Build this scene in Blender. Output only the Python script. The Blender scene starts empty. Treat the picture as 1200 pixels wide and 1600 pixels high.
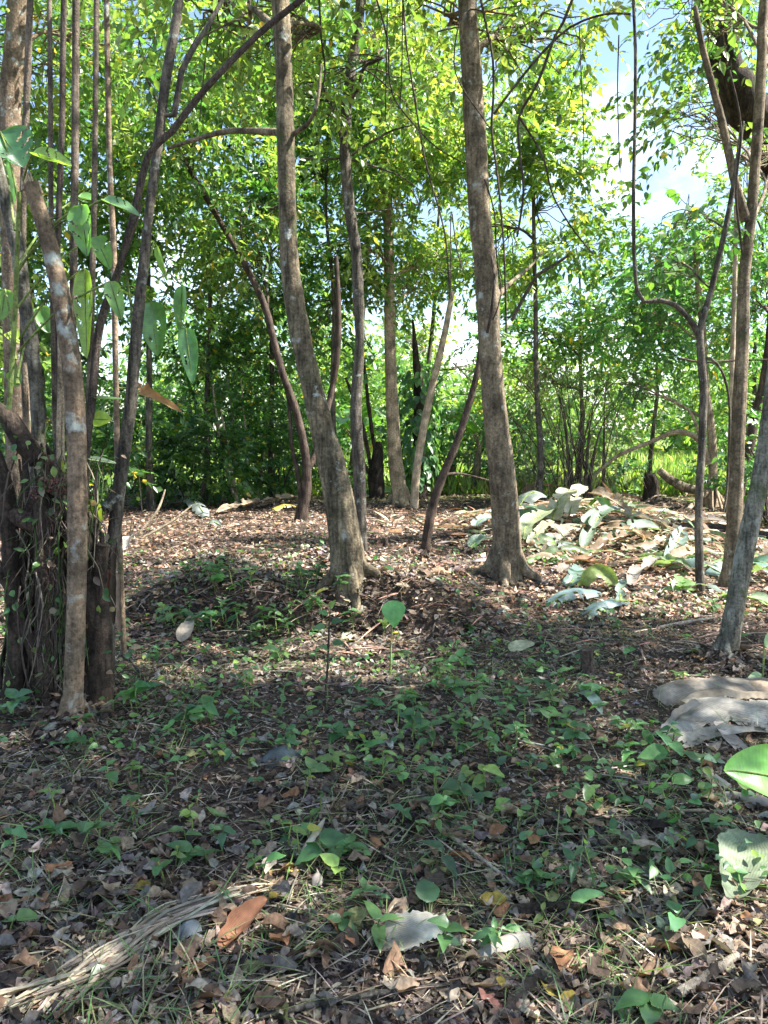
import bpy, math, random
import numpy as np

random.seed(11)
rng = np.random.default_rng(11)
SC = bpy.context.scene
COL = SC.collection

# ------------------------------------------------------------------ camera
CAMH = 1.5
PITCH = math.atan(130.0 / 1200.0)
cam_d = bpy.data.cameras.new('camera')
cam = bpy.data.objects.new('camera', cam_d)
COL.objects.link(cam)
cam.location = (0, 0, CAMH)
cam.rotation_euler = (math.pi / 2 - PITCH, 0, 0)
cam_d.sensor_fit = 'HORIZONTAL'
cam_d.sensor_width = 36.0
cam_d.lens = 36.0
cam_d.clip_start = 0.05
cam_d.clip_end = 2000
SC.camera = cam

# ------------------------------------------------------------------ sky and sun
SUN_EL = math.radians(52)
SUN_AZ = math.radians(91)          # clockwise from the view direction: sun stands on the right
world = bpy.data.worlds.new('World')
SC.world = world
world.use_nodes = True
wt = world.node_tree
wt.nodes.clear()
w_out = wt.nodes.new('ShaderNodeOutputWorld')
w_bg = wt.nodes.new('ShaderNodeBackground')
w_bg.inputs['Strength'].default_value = 0.095
w_sky = wt.nodes.new('ShaderNodeTexSky')
w_sky.sky_type = 'NISHITA'
w_sky.sun_disc = False
w_sky.sun_elevation = SUN_EL
w_sky.sun_rotation = SUN_AZ
w_sky.air_density = 1.0
w_sky.dust_density = 0.8
w_sky.ozone_density = 1.2
w_tc = wt.nodes.new('ShaderNodeTexCoord')
w_map = wt.nodes.new('ShaderNodeMapping')
w_map.inputs['Scale'].default_value = (1.0, 1.0, 1.9)
w_map.inputs['Location'].default_value = (0.35, 0.2, 0.1)
w_noise = wt.nodes.new('ShaderNodeTexNoise')
w_noise.inputs['Scale'].default_value = 2.6
w_noise.inputs['Detail'].default_value = 7
w_noise.inputs['Roughness'].default_value = 0.55
w_ramp = wt.nodes.new('ShaderNodeValToRGB')
w_ramp.color_ramp.elements[0].position = 0.54
w_ramp.color_ramp.elements[1].position = 0.80
w_mix = wt.nodes.new('ShaderNodeMixRGB')
w_mix.inputs['Color2'].default_value = (9.5, 9.8, 10.2, 1)
wt.links.new(w_tc.outputs['Generated'], w_map.inputs['Vector'])
wt.links.new(w_map.outputs['Vector'], w_noise.inputs['Vector'])
wt.links.new(w_noise.outputs['Fac'], w_ramp.inputs['Fac'])
wt.links.new(w_ramp.outputs['Color'], w_mix.inputs['Fac'])
wt.links.new(w_sky.outputs['Color'], w_mix.inputs['Color1'])
wt.links.new(w_mix.outputs['Color'], w_bg.inputs['Color'])
wt.links.new(w_bg.outputs['Background'], w_out.inputs['Surface'])

sun_d = bpy.data.lights.new('sun', 'SUN')
sun_d.energy = 5.0
sun_d.angle = math.radians(0.53)
sun_d.color = (1.0, 0.965, 0.91)
sun = bpy.data.objects.new('sun', sun_d)
COL.objects.link(sun)
sun.location = (20, 4, 30)
sun.rotation_euler = (math.pi / 2 - SUN_EL, 0, math.pi - SUN_AZ)

SC.view_settings.view_transform = 'Standard'
SC.view_settings.look = 'None'
SC.view_settings.gamma = 1.0
SC.view_settings.exposure = 1.95
SC.cycles.use_denoising = True
SC.cycles.max_bounces = 7
SC.cycles.diffuse_bounces = 4
SC.cycles.glossy_bounces = 2
SC.cycles.transmission_bounces = 4
SC.cycles.transparent_max_bounces = 4
SC.cycles.sample_clamp_indirect = 6.0
SC.cycles.use_adaptive_sampling = True
SC.cycles.adaptive_threshold = 0.02

# ------------------------------------------------------------------ noise, ground height, pixel rays
def _hash(ix, iy, iz):
    h = (ix.astype(np.int64) * 374761393 + iy.astype(np.int64) * 668265263 + iz.astype(np.int64) * 2147483647) & 0x7fffffff
    h = ((h ^ (h >> 13)) * 1274126177) & 0x7fffffff
    h = h ^ (h >> 16)
    return (h & 0xffff) / 65535.0

def vnoise(p):
    p = np.asarray(p, float)
    i = np.floor(p).astype(np.int64)
    f = p - i
    f = f * f * (3 - 2 * f)
    r = 0
    for dx in (0, 1):
        for dy in (0, 1):
            for dz in (0, 1):
                w = (f[..., 0] if dx else 1 - f[..., 0]) * (f[..., 1] if dy else 1 - f[..., 1]) * (f[..., 2] if dz else 1 - f[..., 2])
                r = r + w * _hash(i[..., 0] + dx, i[..., 1] + dy, i[..., 2] + dz)
    return r

def sstep(a, b, x):
    t = np.clip((x - a) / (b - a), 0, 1)
    return t * t * (3 - 2 * t)

def ground_h(x, y):
    x = np.asarray(x, float); y = np.asarray(y, float)
    p = np.stack([x * 0.55, y * 0.55, np.zeros_like(x) + 3.3], -1)
    q = np.stack([x * 2.1, y * 2.1, np.zeros_like(x) + 8.3], -1)
    k = np.stack([x * 7.0, y * 7.0, np.zeros_like(x) + 5.3], -1)
    h = (vnoise(p) - .5) * 0.16 + (vnoise(q) - .5) * 0.07 + (vnoise(k) - .5) * 0.022
    fade = 1 - 0.7 * sstep(14, 22, y)
    h = h * fade
    # low bank in front of the thick leaning tree
    bank = sstep(5.5, 5.85, y + 0.25 * (vnoise(np.stack([x * 1.3, y * 0 + 1., y * 0], -1)) - .5)) * (1 - sstep(6.9, 8.6, y)) * sstep(-2.3, -1.5, x) * (1 - sstep(0.2, 1.2, x))
    h = h + 0.33 * bank * (.75 + .5 * vnoise(np.stack([x * 1.9, y * 1.9, x * 0 + 4.], -1)))
    # heap of cut banana leaves
    h = h + 0.28 * np.exp(-(((x - 3.0) / 1.7) ** 2 + ((y - 11.6) / 1.5) ** 2))
    # foot of the rotten stump
    h = h + 0.08 * np.exp(-(((x + 1.7) / 0.5) ** 2 + ((y - 4.1) / 0.5) ** 2))
    return h

CAMP = np.array([0, 0, CAMH])
FW = np.array([0, math.cos(PITCH), -math.sin(PITCH)])
UP = np.array([0, math.sin(PITCH), math.cos(PITCH)])
RT = np.array([1., 0, 0])

def ray(px, py):
    return FW + RT * (px - 600) / 1200.0 + UP * (800 - py) / 1200.0

def P(px, py, d):
    v = ray(px, py)
    return CAMP + v * (d / v[1])

def G(px, py, lift=0.0):
    v = ray(px, py)
    d = 2.0
    z = 0.0
    for _ in range(25):
        t = (CAMH - z) / max(-v[2], 1e-3)
        t = min(t, 60 / v[1])
        p = CAMP + v * t
        z = 0.5 * z + 0.5 * float(ground_h(p[0], p[1]))
    p[2] = float(ground_h(p[0], p[1])) + lift
    return p

# ------------------------------------------------------------------ object helpers
def tag(o, label=None, cat=None, group=None, kind=None):
    if label: o['label'] = label
    if cat: o['category'] = cat
    if group: o['group'] = group
    if kind: o['kind'] = kind
    return o

def thing(name, label, cat, loc=(0, 0, 0), group=None):
    o = bpy.data.objects.new(name, None)
    o.empty_display_size = 0.1
    o.location = tuple(float(v) for v in loc)
    COL.objects.link(o)
    return tag(o, label, cat, group)

def put(name, mesh, parent=None, loc=None):
    """parts are built in world coordinates; a parent Empty is only translated"""
    o = bpy.data.objects.new(name, mesh)
    COL.objects.link(o)
    if parent is not None:
        o.parent = parent
        from mathutils import Matrix
        q = parent
        off = np.zeros(3)
        while q is not None:
            off = off + np.array(q.location)
            q = q.parent
        if loc is None:
            o.location = tuple(-off)
        else:
            o.location = tuple(np.array(loc) - off)
    elif loc is not None:
        o.location = tuple(float(v) for v in loc)
    return o

class MB:
    """mesh builder: arrays of vertices, triangles and quads with a colour per vertex"""
    def __init__(s):
        s.v = []; s.t = []; s.q = []; s.c = []; s.uv = []; s.n = 0
    def add(s, v, t=None, q=None, c=(.2, .2, .2), uv=None):
        v = np.asarray(v, float).reshape(-1, 3)
        c = np.asarray(c, float)
        if c.ndim == 1: c = np.tile(c, (len(v), 1))
        s.v.append(v); s.c.append(c)
        s.uv.append(np.zeros((len(v), 2)) if uv is None else np.asarray(uv, float))
        if t is not None and len(t): s.t.append(np.asarray(t, np.int64) + s.n)
        if q is not None and len(q): s.q.append(np.asarray(q, np.int64) + s.n)
        s.n += len(v)
        return s
    def mesh(s, name, mat, smooth=True, uv=False):
        me = bpy.data.meshes.new(name)
        if s.n == 0: return me
        V = np.concatenate(s.v); C = np.concatenate(s.c)
        T = np.concatenate(s.t) if s.t else np.zeros((0, 3), np.int64)
        Q = np.concatenate(s.q) if s.q else np.zeros((0, 4), np.int64)
        loops = np.concatenate([T.ravel(), Q.ravel()]).astype(np.int32)
        starts = np.concatenate([np.arange(len(T)) * 3, len(T) * 3 + np.arange(len(Q)) * 4]).astype(np.int32)
        me.vertices.add(len(V)); me.vertices.foreach_set('co', V.astype(np.float32).ravel())
        me.loops.add(len(loops)); me.loops.foreach_set('vertex_index', loops)
        me.polygons.add(len(starts)); me.polygons.foreach_set('loop_start', starts)
        me.polygons.foreach_set('use_smooth', np.full(len(starts), smooth, bool))
        a = me.color_attributes.new('col', 'FLOAT_COLOR', 'POINT')
        a.data.foreach_set('color', np.concatenate([C, np.ones((len(C), 1))], 1).astype(np.float32).ravel())
        if uv:
            U = np.concatenate(s.uv)
            l = me.uv_layers.new(name='UVMap')
            l.data.foreach_set('uv', U[loops].astype(np.float32).ravel())
        me.materials.append(mat)
        me.update(calc_edges=True)
        me.validate()
        return me

def unit(v):
    v = np.asarray(v, float)
    return v / np.maximum(np.linalg.norm(v, axis=-1, keepdims=True), 1e-9)

def smooth_path(pts, rad, step=0.12, maxn=90):
    pts = np.asarray(pts, float); rad = np.asarray(rad, float)
    n = len(pts)
    L = np.linalg.norm(np.diff(pts, axis=0), axis=1)
    op, orr = [], []
    for i in range(n - 1):
        p0 = pts[max(i - 1, 0)]; p1 = pts[i]; p2 = pts[i + 1]; p3 = pts[min(i + 2, n - 1)]
        k = int(np.clip(math.ceil(L[i] / step), 1, 14))
        for j in range(k):
            t = j / k
            op.append(0.5 * (2 * p1 + (p2 - p0) * t + (2 * p0 - 5 * p1 + 4 * p2 - p3) * t * t + (3 * p1 - p0 - 3 * p2 + p3) * t ** 3))
            orr.append(rad[i] * (1 - t) + rad[i + 1] * t)
    op.append(pts[-1]); orr.append(rad[-1])
    return np.array(op), np.array(orr)

def tube(mb, pts, rad, sides=8, bump=0.0, seed=0.0, c=(.2, .2, .2), flute=None, cap=True, step=0.12, uvlen=1.0):
    pts, rad = smooth_path(pts, rad, step)
    n = len(pts)
    tan = unit(np.gradient(pts, axis=0))
    ref = np.array([1., 0.1, 0]) if abs(tan[0][0]) < .9 else np.array([0, 1., 0])
    u = unit(ref - tan[0] * ref.dot(tan[0]))
    U = []
    for i in range(n):
        u = unit(u - tan[i] * u.dot(tan[i])); U.append(u)
    U = np.array(U); Vv = np.cross(tan, U)
    a = np.arange(sides) / sides * 2 * math.pi
    ca, sa = np.cos(a), np.sin(a)
    dirs = U[:, None, :] * ca[None, :, None] + Vv[:, None, :] * sa[None, :, None]
    r = rad[:, None] * np.ones((n, sides))
    if flute is not None:
        r = r * flute(np.linspace(0, 1, n)[:, None], a[None, :])
    V = pts[:, None, :] + dirs * r[..., None]
    if bump:
        nz = vnoise(V * (1.1 / max(rad.mean(), .02)) * .6 + seed) - .5 + 0.5 * (vnoise(V * 9 + seed) - .5)
        V = V + dirs * (nz * bump)[..., None] * rad[:, None, None]
    s = np.concatenate([[0], np.cumsum(np.linalg.norm(np.diff(pts, axis=0), axis=1))])
    uv = np.stack([np.tile(a / (2 * math.pi), (n, 1)), np.tile(s[:, None] * uvlen, (1, sides))], -1).reshape(-1, 2)
    i = np.arange(n - 1)[:, None]; j = np.arange(sides)[None, :]; k = (j + 1) % sides
    q = np.stack([i * sides + j, i * sides + k, (i + 1) * sides + k, (i + 1) * sides + j], -1).reshape(-1, 4)
    mb.add(V.reshape(-1, 3), q=q, c=c, uv=uv)
    if cap:
        for e, flip in ((0, True), (n - 1, False)):
            ring = V[e]; cen = ring.mean(0)
            vv = np.concatenate([ring, cen[None]])
            jj = np.arange(sides)
            t = np.stack([jj, (jj + 1) % sides, np.full(sides, sides)], -1)
            if flip: t = t[:, ::-1]
            mb.add(vv, t=t, c=c)
    return pts, rad

# ---- leaf templates: u along, v across, w out of the blade
def tmpl(rows, fold=0.12, droop=0.12, curl=0.0):
    V = [(0, 0, 0)]; T = []
    prev = None
    for (u, h) in rows:
        b = len(V)
        V += [(u, -h, fold * h * 2 - droop * u * u + curl * h * h), (u, 0, -droop * u * u), (u, h, fold * h * 2 - droop * u * u + curl * h * h)]
        if prev is None:
            T += [(0, b + 1, b), (0, b + 2, b + 1)]
        else:
            for k in (0, 1):
                T += [(prev + k, prev + k + 1, b + k + 1), (prev + k, b + k + 1, b + k)]
        prev = b
    e = len(V); V.append((1, 0, -droop))
    T += [(prev, prev + 1, e), (prev + 1, prev + 2, e)]
    return np.array(V, float), np.array(T)

T_Q = (np.array([(0, 0, 0), (.42, -.5, .10), (1, 0, -.08), (.42, .5, .10)], float), np.array([(0, 2, 1), (0, 3, 2)]))
T_M = tmpl([(.28, .44), (.62, .42)], .10, .14)
T_S = tmpl([(.3, .5), (.65, .4)], 0.0, .22)
T_H = tmpl([(.04, .20), (.14, .40), (.32, .5), (.55, .42), (.78, .23), (.92, .09)], .10, .20)
T_L = tmpl([(.08, .18), (.25, .42), (.45, .5), (.65, .44), (.85, .22)], .09, .15)

def leaves(mb, pos, d, nrm, L, Wd, col, T=T_Q, jit=0.0):
    V0, F0 = T
    N = len(pos)
    if N == 0: return
    d = unit(d)
    s = unit(np.cross(nrm, d)); nn = np.cross(d, s)
    L = np.broadcast_to(np.asarray(L, float), (N,)); Wd = np.broadcast_to(np.asarray(Wd, float), (N,))
    VV = np.broadcast_to(V0[None], (N,) + V0.shape)
    if jit: VV = VV + rng.normal(size=VV.shape) * np.array([.6, .9, 1.2]) * jit
    V = pos[:, None, :] + d[:, None, :] * (VV[:, :, 0, None] * L[:, None, None]) + s[:, None, :] * (VV[:, :, 1, None] * Wd[:, None, None]) + nn[:, None, :] * (VV[:, :, 2, None] * L[:, None, None])
    F = (F0[None] + (np.arange(N) * len(V0))[:, None, None]).reshape(-1, 3)
    C = np.repeat(np.asarray(col, float), len(V0), axis=0)
    uv = np.tile(np.stack([V0[:, 1] + .5, V0[:, 0]], -1), (N, 1))
    mb.add(V.reshape(-1, 3), t=F, c=C, uv=uv)

def rdir(n):
    return unit(rng.normal(size=(n, 3)))

def palette(n, cols, var=0.18):
    cols = np.array(cols, float)
    c = cols[rng.integers(0, len(cols), n)]
    return np.clip(c * (1 + var * rng.normal(size=(n, 1))) * (1 + 0.06 * rng.normal(size=(n, 3))), .004, .95)

# ------------------------------------------------------------------ materials
def new_mat(name):
    m = bpy.data.materials.new(name); m.use_nodes = True
    nt = m.node_tree; nt.nodes.clear()
    return m, nt, nt.nodes.new, nt.links.new

def leaf_mat(name, trans=1.25, rough=0.42, spec=0.4, stripes=0.0, samp=.12, bands='Y', tcol=(1.10, 1.18, 0.50)):
    m, nt, N, K = new_mat(name)
    out = N('ShaderNodeOutputMaterial'); pr = N('ShaderNodeBsdfPrincipled'); tr = N('ShaderNodeBsdfTranslucent'); ad = N('ShaderNodeAddShader')
    at = N('ShaderNodeAttribute'); at.attribute_name = 'col'
    geo = N('ShaderNodeNewGeometry')
    nz = N('ShaderNodeTexNoise'); nz.inputs['Scale'].default_value = 38; nz.inputs['Detail'].default_value = 3
    K(geo.outputs['Position'], nz.inputs['Vector'])
    mr = N('ShaderNodeMapRange'); mr.inputs['From Min'].default_value = .3; mr.inputs['From Max'].default_value = .7
    mr.inputs['To Min'].default_value = .78; mr.inputs['To Max'].default_value = 1.2
    K(nz.outputs['Fac'], mr.inputs['Value'])
    mul = N('ShaderNodeMixRGB'); mul.blend_type = 'MULTIPLY'; mul.inputs['Fac'].default_value = 1
    K(at.outputs['Color'], mul.inputs['Color1']); K(mr.outputs['Result'], mul.inputs['Color2'])
    last = mul
    bumpsrc = nz.outputs['Fac']
    if stripes:
        uvn = N('ShaderNodeUVMap'); uvn.uv_map = 'UVMap'
        mp = N('ShaderNodeMapping'); mp.inputs['Scale'].default_value = (1.5, stripes, 1)
        wv = N('ShaderNodeTexWave'); wv.bands_direction = 'Y'; wv.inputs['Scale'].default_value = 1.0
        wv.inputs['Distortion'].default_value = 1.5; wv.inputs['Detail'].default_value = 2
        wv.bands_direction = bands
        if bands == 'X': mp.inputs['Scale'].default_value = (stripes, 1.5, 1)
        K(uvn.outputs['UV'], mp.inputs['Vector']); K(mp.outputs['Vector'], wv.inputs['Vector'])
        mr2 = N('ShaderNodeMapRange'); mr2.inputs['To Min'].default_value = 1 - samp; mr2.inputs['To Max'].default_value = 1 + samp * .5
        K(wv.outputs['Fac'], mr2.inputs['Value'])
        m2 = N('ShaderNodeMixRGB'); m2.blend_type = 'MULTIPLY'; m2.inputs['Fac'].default_value = 1
        K(mul.outputs['Color'], m2.inputs['Color1']); K(mr2.outputs['Result'], m2.inputs['Color2'])
        last = m2
        bumpsrc = wv.outputs['Fac']
    bp = N('ShaderNodeBump'); bp.inputs['Strength'].default_value = .25 if not stripes else samp; bp.inputs['Distance'].default_value = .004
    K(bumpsrc, bp.inputs['Height'])
    K(bp.outputs['Normal'], pr.inputs['Normal'])
    K(last.outputs['Color'], pr.inputs['Base Color'])
    pr.inputs['Roughness'].default_value = rough
    pr.inputs['Specular IOR Level'].default_value = spec
    tm = N('ShaderNodeMixRGB'); tm.blend_type = 'MULTIPLY'; tm.inputs['Fac'].default_value = 1
    tm.inputs['Color2'].default_value = (tcol[0] * trans, tcol[1] * trans, tcol[2] * trans, 1)
    K(last.outputs['Color'], tm.inputs['Color1']); K(tm.outputs['Color'], tr.inputs['Color'])
    K(pr.outputs['BSDF'], ad.inputs[0]); K(tr.outputs['BSDF'], ad.inputs[1]); K(ad.outputs['Shader'], out.inputs['Surface'])
    return m

def bark_mat(name, c0, c1, lichen=0.0, lcol=(.42, .45, .40), moss=0.0, scale=1.0, rough=.9, bump=.9, crack=1.0):
    m, nt, N, K = new_mat(name)
    out = N('ShaderNodeOutputMaterial'); pr = N('ShaderNodeBsdfPrincipled')
    geo = N('ShaderNodeNewGeometry')
    mp = N('ShaderNodeMapping'); mp.inputs['Scale'].default_value = (9 * scale, 9 * scale, 2.2 * scale)
    K(geo.outputs['Position'], mp.inputs['Vector'])
    n1 = N('ShaderNodeTexNoise'); n1.inputs['Scale'].default_value = 1.2; n1.inputs['Detail'].default_value = 8; n1.inputs['Roughness'].default_value = .65
    K(mp.outputs['Vector'], n1.inputs['Vector'])
    rp = N('ShaderNodeValToRGB')
    rp.color_ramp.elements[0].position = .32; rp.color_ramp.elements[0].color = (*c0, 1)
    rp.color_ramp.elements[1].position = .68; rp.color_ramp.elements[1].color = (*c1, 1)
    K(n1.outputs['Fac'], rp.inputs['Fac'])
    # lengthwise cracks
    mp2 = N('ShaderNodeMapping'); mp2.inputs['Scale'].default_value = (46 * scale, 46 * scale, 5 * scale)
    K(geo.outputs['Position'], mp2.inputs['Vector'])
    n2 = N('ShaderNodeTexNoise'); n2.inputs['Scale'].default_value = 1; n2.inputs['Detail'].default_value = 5
    K(mp2.outputs['Vector'], n2.inputs['Vector'])
    mr = N('ShaderNodeMapRange'); mr.inputs['From Min'].default_value = .34; mr.inputs['From Max'].default_value = .52
    mr.inputs['To Min'].default_value = 1 - .5 * crack; mr.inputs['To Max'].default_value = 1.05
    K(n2.outputs['Fac'], mr.inputs['Value'])
    mx = N('ShaderNodeMixRGB'); mx.blend_type = 'MULTIPLY'; mx.inputs['Fac'].default_value = 1
    K(rp.outputs['Color'], mx.inputs['Color1']); K(mr.outputs['Result'], mx.inputs['Color2'])
    # fine speckle and paler blotches
    n5 = N('ShaderNodeTexNoise'); n5.inputs['Scale'].default_value = 42 * scale; n5.inputs['Detail'].default_value = 6; n5.inputs['Roughness'].default_value = .7
    K(geo.outputs['Position'], n5.inputs['Vector'])
    mr5 = N('ShaderNodeMapRange'); mr5.inputs['From Min'].default_value = .32; mr5.inputs['From Max'].default_value = .68
    mr5.inputs['To Min'].default_value = .42; mr5.inputs['To Max'].default_value = 1.55
    K(n5.outputs['Fac'], mr5.inputs['Value'])
    mx5 = N('ShaderNodeMixRGB'); mx5.blend_type = 'MULTIPLY'; mx5.inputs['Fac'].default_value = 1
    K(mx.outputs['Color'], mx5.inputs['Color1']); K(mr5.outputs['Result'], mx5.inputs['Color2'])
    n6 = N('ShaderNodeTexNoise'); n6.inputs['Scale'].default_value = 6.5; n6.inputs['Detail'].default_value = 5
    K(geo.outputs['Position'], n6.inputs['Vector'])
    mr6 = N('ShaderNodeMapRange'); mr6.inputs['From Min'].default_value = .35; mr6.inputs['From Max'].default_value = .65
    mr6.inputs['To Min'].default_value = .6; mr6.inputs['To Max'].default_value = 1.35
    K(n6.outputs['Fac'], mr6.inputs['Value'])
    mx6 = N('ShaderNodeMixRGB'); mx6.blend_type = 'MULTIPLY'; mx6.inputs['Fac'].default_value = 1
    K(mx5.outputs['Color'], mx6.inputs['Color1']); K(mr6.outputs['Result'], mx6.inputs['Color2'])
    last = mx6.outputs['Color']
    if lichen > 0:
        n3 = N('ShaderNodeTexNoise'); n3.inputs['Scale'].default_value = 9; n3.inputs['Detail'].default_value = 8; n3.inputs['Roughness'].default_value = .6
        K(geo.outputs['Position'], n3.inputs['Vector'])
        r3 = N('ShaderNodeValToRGB'); e = r3.color_ramp.elements
        e[0].position = .64 - .16 * lichen; e[1].position = .74 - .14 * lichen
        K(n3.outputs['Fac'], r3.inputs['Fac'])
        m3 = N('ShaderNodeMixRGB'); m3.inputs['Color2'].default_value = (*lcol, 1)
        K(r3.outputs['Color'], m3.inputs['Fac']); K(last, m3.inputs['Color1']); last = m3.outputs['Color']
    if moss > 0:
        n4 = N('ShaderNodeTexNoise'); n4.inputs['Scale'].default_value = 5; n4.inputs['Detail'].default_value = 6
        K(geo.outputs['Position'], n4.inputs['Vector'])
        r4 = N('ShaderNodeValToRGB'); e = r4.color_ramp.elements
        e[0].position = .66 - .2 * moss; e[1].position = .8 - .2 * moss
        K(n4.outputs['Fac'], r4.inputs['Fac'])
        m4 = N('ShaderNodeMixRGB'); m4.inputs['Color2'].default_value = (.06, .085, .025, 1)
        K(r4.outputs['Color'], m4.inputs['Fac']); K(last, m4.inputs['Color1']); last = m4.outputs['Color']
    K(last, pr.inputs['Base Color'])
    pr.inputs['Roughness'].default_value = rough
    pr.inputs['Specular IOR Level'].default_value = .2
    bp = N('ShaderNodeBump'); bp.inputs['Strength'].default_value = bump; bp.inputs['Distance'].default_value = .012
    ad = N('ShaderNodeMath'); ad.operation = 'ADD'
    K(n5.outputs['Fac'], ad.inputs[0]); K(n1.outputs['Fac'], ad.inputs[1])
    K(ad.outputs[0], bp.inputs['Height']); K(bp.outputs['Normal'], pr.inputs['Normal'])
    K(pr.outputs['BSDF'], out.inputs['Surface'])
    return m

def dry_mat(name, rough=.85, trans=.25, nscale=60):
    """dead leaves, straw and twigs: colour attribute with blotches"""
    m, nt, N, K = new_mat(name)
    out = N('ShaderNodeOutputMaterial'); pr = N('ShaderNodeBsdfPrincipled'); tr = N('ShaderNodeBsdfTranslucent'); ad = N('ShaderNodeAddShader')
    at = N('ShaderNodeAttribute'); at.attribute_name = 'col'
    tc = N('ShaderNodeTexCoord')
    nz = N('ShaderNodeTexNoise'); nz.inputs['Scale'].default_value = nscale; nz.inputs['Detail'].default_value = 5
    K(tc.outputs['Object'], nz.inputs['Vector'])
    mr = N('ShaderNodeMapRange'); mr.inputs['From Min'].default_value = .3; mr.inputs['From Max'].default_value = .7
    mr.inputs['To Min'].default_value = .5; mr.inputs['To Max'].default_value = 1.3
    K(nz.outputs['Fac'], mr.inputs['Value'])
    mul = N('ShaderNodeMixRGB'); mul.blend_type = 'MULTIPLY'; mul.inputs['Fac'].default_value = 1
    K(at.outputs['Color'], mul.inputs['Color1']); K(mr.outputs['Result'], mul.inputs['Color2'])
    K(mul.outputs['Color'], pr.inputs['Base Color'])
    pr.inputs['Roughness'].default_value = rough; pr.inputs['Specular IOR Level'].default_value = .25
    bp = N('ShaderNodeBump'); bp.inputs['Strength'].default_value = .5; bp.inputs['Distance'].default_value = .004
    K(nz.outputs['Fac'], bp.inputs['Height']); K(bp.outputs['Normal'], pr.inputs['Normal'])
    tm = N('ShaderNodeMixRGB'); tm.blend_type = 'MULTIPLY'; tm.inputs['Fac'].default_value = 1
    tm.inputs['Color2'].default_value = (trans, trans * .9, trans * .6, 1)
    K(mul.outputs['Color'], tm.inputs['Color1']); K(tm.outputs['Color'], tr.inputs['Color'])
    K(pr.outputs['BSDF'], ad.inputs[0]); K(tr.outputs['BSDF'], ad.inputs[1]); K(ad.outputs['Shader'], out.inputs['Surface'])
    return m

def ground_mat():
    m, nt, N, K = new_mat('forest_soil')
    out = N('ShaderNodeOutputMaterial'); pr = N('ShaderNodeBsdfPrincipled')
    geo = N('ShaderNodeNewGeometry')
    n1 = N('ShaderNodeTexNoise'); n1.inputs['Scale'].default_value = 7; n1.inputs['Detail'].default_value = 9; n1.inputs['Roughness'].default_value = .7
    K(geo.outputs['Position'], n1.inputs['Vector'])
    rp = N('ShaderNodeValToRGB'); e = rp.color_ramp.elements
    e[0].position = .3; e[0].color = (.022, .018, .014, 1)
    e[1].position = .72; e[1].color = (.15, .105, .075, 1)
    x = e.new(.5); x.color = (.065, .047, .035, 1)
    K(n1.outputs['Fac'], rp.inputs['Fac'])
    vo = N('ShaderNodeTexVoronoi'); vo.inputs['Scale'].default_value = 26
    K(geo.outputs['Position'], vo.inputs['Vector'])
    hs = N('ShaderNodeMixRGB'); hs.blend_type = 'OVERLAY'; hs.inputs['Fac'].default_value = .35
    bw = N('ShaderNodeRGBToBW'); K(vo.outputs['Color'], bw.inputs['Color'])
    K(rp.outputs['Color'], hs.inputs['Color1']); K(bw.outputs['Val'], hs.inputs['Color2'])
    # meadow beyond the trees
    sp = N('ShaderNodeSeparateXYZ'); K(geo.outputs['Position'], sp.inputs['Vector'])
    n2 = N('ShaderNodeTexNoise'); n2.inputs['Scale'].default_value = .6; n2.inputs['Detail'].default_value = 4
    K(geo.outputs['Position'], n2.inputs['Vector'])
    ma = N('ShaderNodeMath'); ma.operation = 'MULTIPLY_ADD'; ma.inputs[1].default_value = 4.0
    K(n2.outputs['Fac'], ma.inputs[0]); K(sp.outputs['Y'], ma.inputs[2])
    mr = N('ShaderNodeMapRange'); mr.inputs['From Min'].default_value = 17.5; mr.inputs['From Max'].default_value = 20.0
    K(ma.outputs[0], mr.inputs['Value'])
    gr = N('ShaderNodeMixRGB'); gr.inputs['Color1'].default_value = (.10, .17, .03, 1); gr.inputs['Color2'].default_value = (.17, .22, .05, 1)
    K(n1.outputs['Fac'], gr.inputs['Fac'])
    mx = N('ShaderNodeMixRGB'); K(mr.outputs['Result'], mx.inputs['Fac']); K(hs.outputs['Color'], mx.inputs['Color1']); K(gr.outputs['Color'], mx.inputs['Color2'])
    K(mx.outputs['Color'], pr.inputs['Base Color'])
    pr.inputs['Roughness'].default_value = .95; pr.inputs['Specular IOR Level'].default_value = .15
    bp = N('ShaderNodeBump'); bp.inputs['Strength'].default_value = .9; bp.inputs['Distance'].default_value = .03
    K(n1.outputs['Fac'], bp.inputs['Height']); K(bp.outputs['Normal'], pr.inputs['Normal'])
    K(pr.outputs['BSDF'], out.inputs['Surface'])
    return m

M_LEAF = leaf_mat('canopy_leaf')
M_LEAF_NEAR = leaf_mat('understory_leaf', trans=1.0, rough=.38, spec=.45)
M_BIG = leaf_mat('banana_leaf', trans=.8, rough=.45, spec=.4, stripes=26)
M_SHEATH = leaf_mat('dried_banana_leaf', trans=.35, rough=.8, spec=.2, stripes=6, bands='X', samp=.13, tcol=(1, .9, .6))
M_DRY = dry_mat('dead_leaf')
M_TWIG = dry_mat('dry_twig', trans=.0, nscale=30)
M_SOIL = ground_mat()
M_BARK_A = bark_mat('grey_brown_bark', (.06, .05, .034), (.27, .215, .135), lichen=.18, moss=.25)
M_BARK_B = bark_mat('slim_grey_bark', (.05, .043, .034), (.18, .155, .12), lichen=.2, scale=1.5)
M_BARK_C = bark_mat('smooth_brown_bark', (.085, .068, .046), (.27, .21, .138), lichen=.18, moss=.05, crack=.6)
M_BARK_D = bark_mat('tan_bark', (.24, .18, .115), (.40, .31, .205), crack=.5)
M_BARK_DEAD = bark_mat('bare_dead_wood', (.28, .22, .16), (.46, .39, .30), crack=.5, scale=1.6)
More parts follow.
